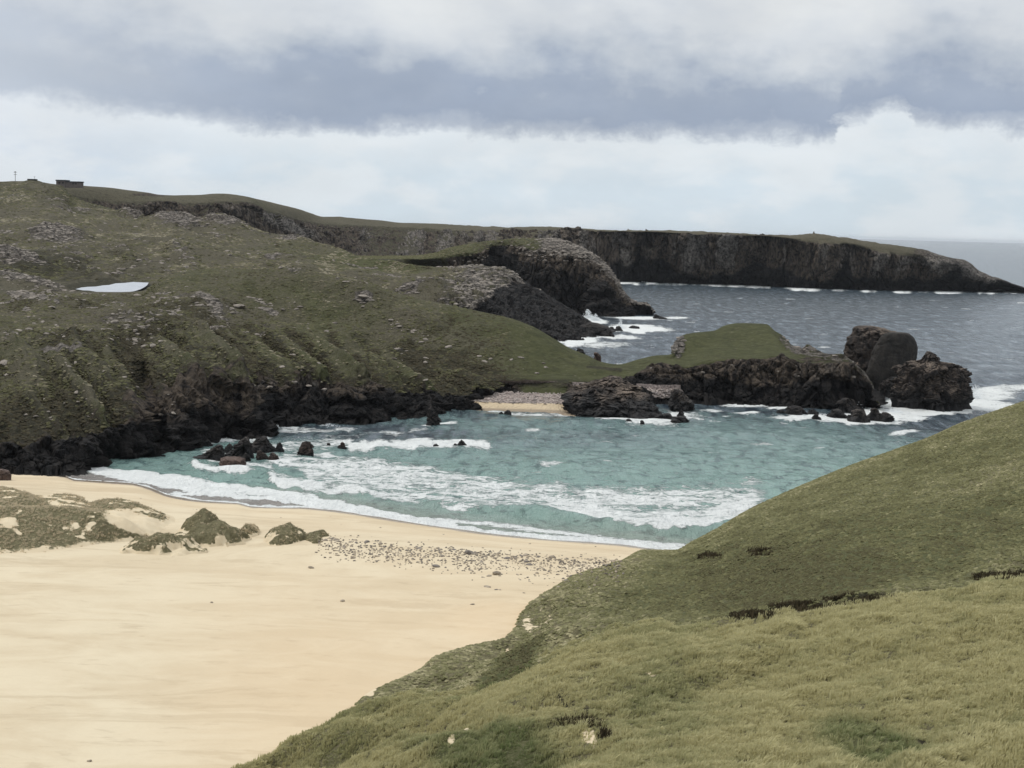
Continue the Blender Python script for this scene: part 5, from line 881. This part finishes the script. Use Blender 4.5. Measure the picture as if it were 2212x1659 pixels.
def tuft(name, nb_, seed, spread=0.5, lean=0.5):
    r = random.Random(seed); V_, F2, T = [], [], []
    for k in range(nb_):
        a_ = r.uniform(0, 6.28); b_ = r.uniform(0, 1)**.6*spread; x, y = math.cos(a_)*b_, math.sin(a_)*b_; h = r.uniform(.55, 1.0); w_ = r.uniform(.05, .09)
        lx = math.cos(a_)*r.uniform(.1, lean)+0.28; ly = math.sin(a_)*r.uniform(.1, lean)-0.08; sa = r.uniform(0, 3.14); dx, dy = math.cos(sa)*w_, math.sin(sa)*w_
        n0 = len(V_); V_ += [(x-dx, y-dy, -.1), (x+dx, y+dy, -.1), (x+lx*.35+dx*.8, y+ly*.35+dy*.8, h*.6), (x+lx*.35-dx*.8, y+ly*.35-dy*.8, h*.6), (x+lx, y+ly, h*.92)]
        F2 += [(n0, n0+1, n0+2, n0+3), (n0+3, n0+2, n0+4)]; T += [0, 0, .5, .5, 1]
    me = bpy.data.meshes.new(name); me.from_pydata(V_, [], F2); at = me.attributes.new('tip', 'FLOAT', 'POINT'); at.data.foreach_set('value', T); me.materials.append(BL)
    return me
tcol = bpy.data.collections.new('tuft_sources')
for k in range(5):
    o = bpy.data.objects.new('grass_tuft_source', tuft('grass_tuft', 15, 50+k)); tcol.objects.link(o)
BL2 = BL.copy(); BL2.name = 'dune_grass_blade'
for n_ in BL2.node_tree.nodes:
    if n_.bl_idname == 'ShaderNodeMix':
        for q_ in (6, 7):
            if not n_.inputs[q_].is_linked:
                c_ = n_.inputs[q_].default_value; l_ = (c_[0]+c_[1]+c_[2])/3; n_.inputs[q_].default_value = (min(.7, l_*.9+.29), min(.6, l_*.85+.24), min(.45, l_*.7+.13), 1)
tcol2 = bpy.data.collections.new('dune_tuft_sources')
for k in range(4):
    me = tuft('dune_tuft', 13, 80+k); me.materials[0] = BL2; tcol2.objects.link(bpy.data.objects.new('dune_tuft_source', me))
def grass_obj(name, pts_, sc_, tn_, label, tcol=tcol):
    n_ = len(pts_); me = bpy.data.meshes.new(name); me.vertices.add(n_); me.vertices.foreach_set('co', np.ascontiguousarray(pts_, np.float32).ravel())
    for k, a_ in (('sc', sc_), ('tone', tn_), ('rnd', rng.random(n_)), ('rot', rng.normal(0, 0.5, n_))):
        at = me.attributes.new(k, 'FLOAT', 'POINT'); at.data.foreach_set('value', np.ascontiguousarray(a_, np.float32))
    o = bpy.data.objects.new(name, me); COL.objects.link(o); tag(o, label, kind='stuff')
    ng = bpy.data.node_groups.new(name+'_nodes', 'GeometryNodeTree'); ng.interface.new_socket('Geometry', in_out='INPUT', socket_type='NodeSocketGeometry'); ng.interface.new_socket('Geometry', in_out='OUTPUT', socket_type='NodeSocketGeometry')
    N = ng.nodes; Lk = ng.links; gi = N.new('NodeGroupInput'); go = N.new('NodeGroupOutput'); ci = N.new('GeometryNodeCollectionInfo'); ci.inputs[0].default_value = tcol; ci.inputs['Separate Children'].default_value = True; ci.inputs['Reset Children'].default_value = True
    ip = N.new('GeometryNodeInstanceOnPoints'); ip.inputs['Pick Instance'].default_value = True
    def na(nm):
        q_ = N.new('GeometryNodeInputNamedAttribute'); q_.data_type = 'FLOAT'; q_.inputs[0].default_value = nm; return q_.outputs[0]
    cb = N.new('ShaderNodeCombineXYZ'); Lk.new(na('rot'), cb.inputs[2]); Lk.new(cb.outputs[0], ip.inputs['Rotation']); Lk.new(na('sc'), ip.inputs['Scale'])
    Lk.new(gi.outputs[0], ip.inputs['Points']); Lk.new(ci.outputs[0], ip.inputs['Instance']); Lk.new(ip.outputs[0], go.inputs[0])
    md = o.modifiers.new('tufts', 'NODES'); md.node_group = ng; return o
DD = np.hypot(HILL[..., 0], HILL[..., 1]); vis = (HILL_PX[0] > -60) & (HILL_PX[0] < 2750) & (HILL_PX[1] < 1820) & (HILL_PX[1] > 820)
dens = vis*(1-0.75*sm(0.3, 0.7, HSD))*(1-GL_)*(1-0.75*sm(0.5, 0.9, HDK))*np.clip(0.4+0.6*HDRY, 0.1, 1.1)*np.where(DD < 116, 1.0, 0.0)*(1-0.8*blob(HILL_PX[0], HILL_PX[1], 1750, 1326, 260, 16, -9))
p1, s1, t1 = scatter_on(HILL, 165000, dens, .13, .33, np.clip(HDRY, 0, 1), 1)
cn = fbm2(p1[:, 0], p1[:, 1], 1.7, 3, 0.6, 5); cn2 = fbm2(p1[:, 0], p1[:, 1]*0.6, 7, 3, 0.6, 25); t1 = np.clip(t1+rng.normal(0, .10, len(t1))+0.30*cn+0.3*cn2+0.04, 0, 1); s1 = s1*np.clip(0.95+0.9*cn, .45, 1.7)*np.where(rng.random(len(s1)) < .02, 1.6, 1); d_ = np.hypot(p1[:, 0], p1[:, 1]); s1 = s1*np.where(d_ < 112, 1.0, 0.75)
grass_obj('marram_grass', p1, s1, t1, 'thick olive and straw marram grass over the near slopes')
ds = np.clip(1-DUNE_S*1.3, 0, 1); p2, s2_, t2_ = scatter_on(DUNE_G, 3000, ds*(proj(DUNE_G)[0] > -60), .14, .30, 0.8, 2)
for k, (Gh, sh) in enumerate(HM):
    q, s_q, t_q = scatter_on(Gh, 180, np.clip(1-sh*1.2, 0, 1)*(Gh[..., 2] > 2.5), .13, .27, 0.72, 10+k); p2 = np.concatenate([p2, q]); s2_ = np.concatenate([s2_, s_q]); t2_ = np.concatenate([t2_, t_q])
grass_obj('dune_grass', p2, s2_, np.clip(t2_+rng.normal(0, .1, len(t2_)), 0, 1), 'grey green marram grass on the beach dunes', tcol2)

# ------------------------------------------------------------------ 13. sea air
hm = bpy.data.materials.new('sea_haze'); hm.use_nodes = True; a = NT(hm.node_tree); a.n.clear()
pvn = a.new('ShaderNodeVolumePrincipled'); pvn.inputs['Color'].default_value = (0.86, 0.92, 1.0, 1); pvn.inputs['Density'].default_value = 0.00002
a.l.new(pvn.outputs[0], a.new('ShaderNodeOutputMaterial').inputs['Volume'])
L_ = 75000.0
hz = boxmesh('haze', (-L_, -2000, -12), (L_, L_, 74), hm, None); tag(hz, 'thin pale sea haze lying over the whole bay', kind='stuff')

# ------------------------------------------------------------------ 14. dark rush clumps, spray
RUSH = simple_mat('dark_rushes', (0.034, 0.029, 0.017), (0.095, 0.076, 0.044), 3.0, 0.9, 0.1, 0.01, 0.1)
def clump(x, y, wpx, h, n_, label, seed):
    r = random.Random(seed); c_ = place(x, y); D = math.hypot(c_[0], c_[1]); hw = wpx*D/FPX; V_, F2 = [], []
    for k in range(n_):
        u = r.uniform(-1, 1); v_ = r.gauss(0, .45); q = place(x+u*wpx, y+v_*6)+np.array([r.uniform(-.15, .15), r.uniform(-.2, .2), 0])
        hh = h*r.uniform(.5, 1.1)*(1-.5*abs(u)); sa = r.uniform(0, 3.14); dx, dy = math.cos(sa)*.09, math.sin(sa)*.09; lx, ly = r.gauss(.12, .15), r.gauss(0, .12); n0 = len(V_)
        V_ += [(q[0]-dx-c_[0], q[1]-dy-c_[1], q[2]-c_[2]-.1), (q[0]+dx-c_[0], q[1]+dy-c_[1], q[2]-c_[2]-.1), (q[0]+lx-c_[0], q[1]+ly-c_[1], q[2]-c_[2]+hh)]; F2.append((n0, n0+1, n0+2))
    me = bpy.data.meshes.new('rush_clump'); me.from_pydata(V_, [], F2); me.materials.append(RUSH); o = bpy.data.objects.new('rush_clump', me); COL.objects.link(o); o.location = tuple(c_); tag(o, label, 'rushes', 'dark clumps in the grass')
for k, (x, y, wp, h, n_, lab) in enumerate([(1530, 1202, 26, .55, 420, 'dark rush clump near the beach end of the grass hill'), (1640, 1192, 26, .5, 380, 'dark rush clump farther up the grass hill than its neighbour'), (1672, 1230, 38, .18, 260, 'low dark patch of rushes below the upper clump'), (1795, 1299, 0.1, .1, 2, '')][:3]): clump(x, y, wp, h, n_, lab, k)
for k, (x, y, wp, h, n_, lab) in enumerate([(1730, 1311, 66, .5, 1900, 'brown heather fringe along the middle of the gully bank'), (1628, 1330, 52, .5, 1400, 'brown heather fringe at the seaward end of the gully bank'), (1868, 1296, 88, .4, 1700, 'long brown heather fringe at the upper part of the gully bank'), (1250, 1562, 46, .4, 900, 'dark brown clump above the bare sand scar in the near dunes'), (1305, 1590, 14, .5, 160, 'small dark clump at the right edge of the bare sand scar'), (2090, 1600, 34, .3, 300, 'dark brown clump low in the near slope beside the green hollow'), (2170, 1245, 70, .4, 1300, 'dark fringe at the head of the gully')]): clump(x, y, wp, h, n_, lab, 20+k)
SPR = simple_mat('spray_white', (0.80, 0.84, 0.86), (0.88, 0.90, 0.91), 2, 0.9, 0, 0.01, 0.1)
V_, F2 = [], []
def plume(x, y, wpx, hpx, n_, lean=0.0):
    b_ = PZ(x, y, 0.0); D = math.hypot(b_[0], b_[1]); wm, hm_ = wpx*D/FPX, hpx*D/FPX; px_m = D/FPX
    for k in range(n_):
        t_ = random.random()**1.8; a_ = random.gauss(0, .42)*(1-t_*.6); q = np.array([b_[0]+(a_+lean*t_)*wm, b_[1]+random.gauss(0, .35)*wm, t_*hm_*math.exp(-a_*a_*1.5)]); r_ = px_m*random.uniform(.6, 1.9)*(1-.5*t_)
        n0 = len(V_); V_.extend([tuple(q+r_*np.array(c)) for c in ((1, 0, -.4), (-.7, .7, -.4), (-.7, -.7, -.4), (0, 0, .9))]); F2.extend([(n0, n0+1, n0+3), (n0+1, n0+2, n0+3), (n0+2, n0, n0+3), (n0, n0+2, n0+1)])
for p_ in [(1272, 688, 16, 20, 500, -.2), (1286, 692, 14, 14, 300, 0), (1340, 710, 10, 24, 260, 0), (1385, 609, 16, 7, 160, 0), (1620, 614, 10, 5, 70, 0), (2145, 628, 18, 11, 220, .1), (2100, 862, 26, 30, 500, .3), (1990, 880, 30, 12, 260, 0), (1930, 890, 30, 9, 160, 0), (1850, 880, 26, 14, 260, 0), (1930, 868, 10, 10, 60, 0), (850, 938, 10, 6, 60, 0), (710, 920, 26, 5, 80, 0), (598, 925, 8, 9, 80, 0)]: plume(*p_)
me = bpy.data.meshes.new('spray'); me.from_pydata(V_, [], F2); me.materials.append(SPR); o = bpy.data.objects.new('spray', me); COL.objects.link(o); tag(o, 'white spray thrown up where waves break on the rocks', kind='stuff')

# ------------------------------------------------------------------ 15. heather cushions and scree
def cushion(name, seed, mat):
    import bmesh
    r = random.Random(seed); bm = bmesh.new(); bmesh.ops.create_icosphere(bm, subdivisions=2, radius=1)
    for v_ in bm.verts: v_.co *= r.uniform(.62, 1.15); v_.co.z *= .55; v_.co.x *= 1.25
    me = bpy.data.meshes.new(name); bm.to_mesh(me); bm.free(); me.materials.append(mat); return me
HM_ = bpy.data.materials.new('heather_and_turf'); HM_.use_nodes = True; a = NT(HM_.node_tree); a.n.clear()
bs = a.new('ShaderNodeBsdfPrincipled'); a.put(bs.inputs['Base Color'], ramp(a, a.attr('tone', 'INSTANCER'), [(0.0, (0.034, 0.029, 0.020)), (0.35, (0.064, 0.056, 0.035)), (0.6, (0.104, 0.104, 0.052)), (0.8, (0.165, 0.148, 0.100)), (1.0, (0.27, 0.245, 0.18))])); bs.inputs['Roughness'].default_value = 0.95; bs.inputs['Specular IOR Level'].default_value = 0.1
a.l.new(bs.outputs[0], a.new('ShaderNodeOutputMaterial').inputs[0])
HG_ = HM_.copy(); HG_.name = 'turf_tussock'
for n_ in HG_.node_tree.nodes:
    if n_.bl_idname == 'ShaderNodeValToRGB':
        for e_, c_ in zip(n_.color_ramp.elements, [(0.080, 0.074, 0.038), (0.126, 0.123, 0.059), (0.172, 0.168, 0.085), (0.235, 0.217, 0.122), (0.34, 0.31, 0.19)]): e_.color = (*c_, 1)
cols = {}
for key, mat in (('heath', HM_), ('turf', HG_)):
    cols[key] = bpy.data.collections.new(key+'_sources')
    for k in range(4): cols[key].objects.link(bpy.data.objects.new(key+'_source', cushion(key+'_cushion', 100+k, mat)))
cols['scree'] = bpy.data.collections.new('scree_sources')
for k in range(6): cols['scree'].objects.link(bpy.data.objects.new('scree_source', PM[k]))
hp, hs_, ht, rp_, rs_ = [], [], [], [], []
for nm, G, px, py, V, rock, pale, dark, wet in COVER:
    vis = (px > -40)&(px < 2250); X, Y = G[..., 0], G[..., 1]; veg = np.clip(1-1.6*rock, 0, 1)*vis*(V > 0.97)
    nt_ = fbm2(X, Y, 6, 3, 0.6, 101); streak = fbm2(X, Y*0.5, 22, 4, 0.6, 103)
    if nm == 'N':
        p_, s_q, t_ = scatter_on(G, 24000, veg*(V < 4.15)*np.where(px > 1150, .1, 1)*np.clip(0.12+1.1*dark, 0, 1)*(1-0.6*RIB), .20, .60, np.clip(0.60-0.33*np.clip(dark, 0, 1)+0.22*nt_+0.25*streak+0.22*RIB, 0, .85), 31); s_q = s_q*np.where(proj(p_)[0] > 1100, .6, 1)
    elif nm == 'M': p_, s_q, t_ = scatter_on(G, 16000, veg*(V < 3.98)*(px < 1000)*np.clip(0.35+1.3*streak, 0.08, 1), .30, 1.05, np.clip(0.70-0.38*np.clip(dark, 0, 1)+0.35*nt_+0.40*streak, 0, 1), 32)
    else: p_, s_q, t_ = scatter_on(G, 2500, veg*(V < 1.9), .4, .9, 0.6, 33)
    t_ = np.clip(t_+rng.normal(0, .09, len(t_)), 0, 1); p_ = p_.copy(); p_[:, 2] -= s_q*.26; hp.append(p_); hs_.append(s_q); ht.append(t_)
    rk = np.clip(rock*1.5-.45, 0, 1)*np.clip(pale*1.4-.2, 0, 1)*(1-np.clip(wet*2, 0, 1))*vis*(V > .97)
    if rk.sum() > 1:
        rk = rk*np.where((nm == 'N')&((px > 1350)|(V > 2.2)), .07, 1.0); n_ = {'N': 1300, 'M': 3800, 'B': 900}[nm]; p_, s_q, t_ = scatter_on(G, n_, rk, .2, 1.0, 0.5, 34); s_q = .18+(s_q-.2)**2.2*({'N': .9, 'M': 1.6, 'B': 1.5}[nm]); p_ = p_.copy(); p_[:, 2] -= s_q*.12; rp_.append(p_); rs_.append(s_q)
hp, hs_, ht = np.concatenate(hp), np.concatenate(hs_), np.concatenate(ht); grass_obj('heather', hp, hs_, ht, 'low heather and rough grass cushions over the moor and near hill', cols['heath'])
rp_, rs_ = np.concatenate(rp_), np.concatenate(rs_); grass_obj('scree', rp_, rs_, 0*rs_+.5, 'broken pale rock lying over the outcrops', cols['scree'])
fd = (HILL_PX[0] > -60)*(HILL_PX[0] < 2550)*(DD > 112)*(DD < 230)*(1-np.clip(HSD*1.6, 0, 1))*(1-GL_)
p_, s_q, t_ = scatter_on(HILL, 84000, fd, .10, .30, np.clip(0.25+0.5*HDRY+0.35*fbm2(HILL[..., 0], HILL[..., 1], 3, 3, 0.6, 7), 0, 1), 36); p_[:, 2] -= s_q*.25
grass_obj('turf', p_, s_q, np.clip(t_+rng.normal(0, .14, len(t_)), 0, 1), 'short tussocky turf over the far part of the grass hill', cols['turf'])
# ------------------------------------------------------------------ labels that single out each stone
def nth(k): return '%d%s' % (k, 'th' if 10 <= k % 100 <= 20 else {1: 'st', 2: 'nd', 3: 'rd'}.get(k % 10, 'th'))
WHERE = {'stones along the beach ridge': 'stone, {n} from the dark hummock along the crest of the beach ridge', 'stones beside the dark hummock': 'stone, {n} counting right in the patch beside the dark hummock', 'stones scattered below the ridge': 'stone, {n} counting towards the grass hill below the stone ridge', 'dark bits on the strand line': 'bit of wrack or stone, {n} along the strand from the cliff',
         'boulders on the slope above the black cliff': 'boulder, {n} from the beach end on the slope above the black cliff', 'boulders on the brow of the near hill': 'boulder, {n} from the left on the brow of the near hill', 'boulders on the green shoulder': 'boulder, {n} from the left on the green shoulder above the neck', 'boulders left of the loch': 'boulder, {n} from the left among the outcrops beside the loch', 'boulders on the far moor': 'boulder, {n} from the left on the brown moor behind the loch'}
for g_, tx in WHERE.items():
    L = [o for o in COL.objects if o.get('group') == g_]; P_ = proj(np.array([tuple(o.location) for o in L]))[0]; S_ = sorted(o.scale[0] for o in L)
    for k, i in enumerate(np.argsort(P_)):
        o = L[int(i)]; q_ = o.scale[0]; sz_ = 'tiny' if q_ < S_[len(S_)//4] else 'small' if q_ < S_[len(S_)//2] else 'medium' if q_ < S_[3*len(S_)//4] else 'large'
        col = 'pale' if 'boulder' in g_ else ('dark' if ('dark' in o.data.materials[0].name or 'strand' in g_) else 'brown'); o['label'] = sz_+' '+col+' '+tx.format(n=nth(k+1))
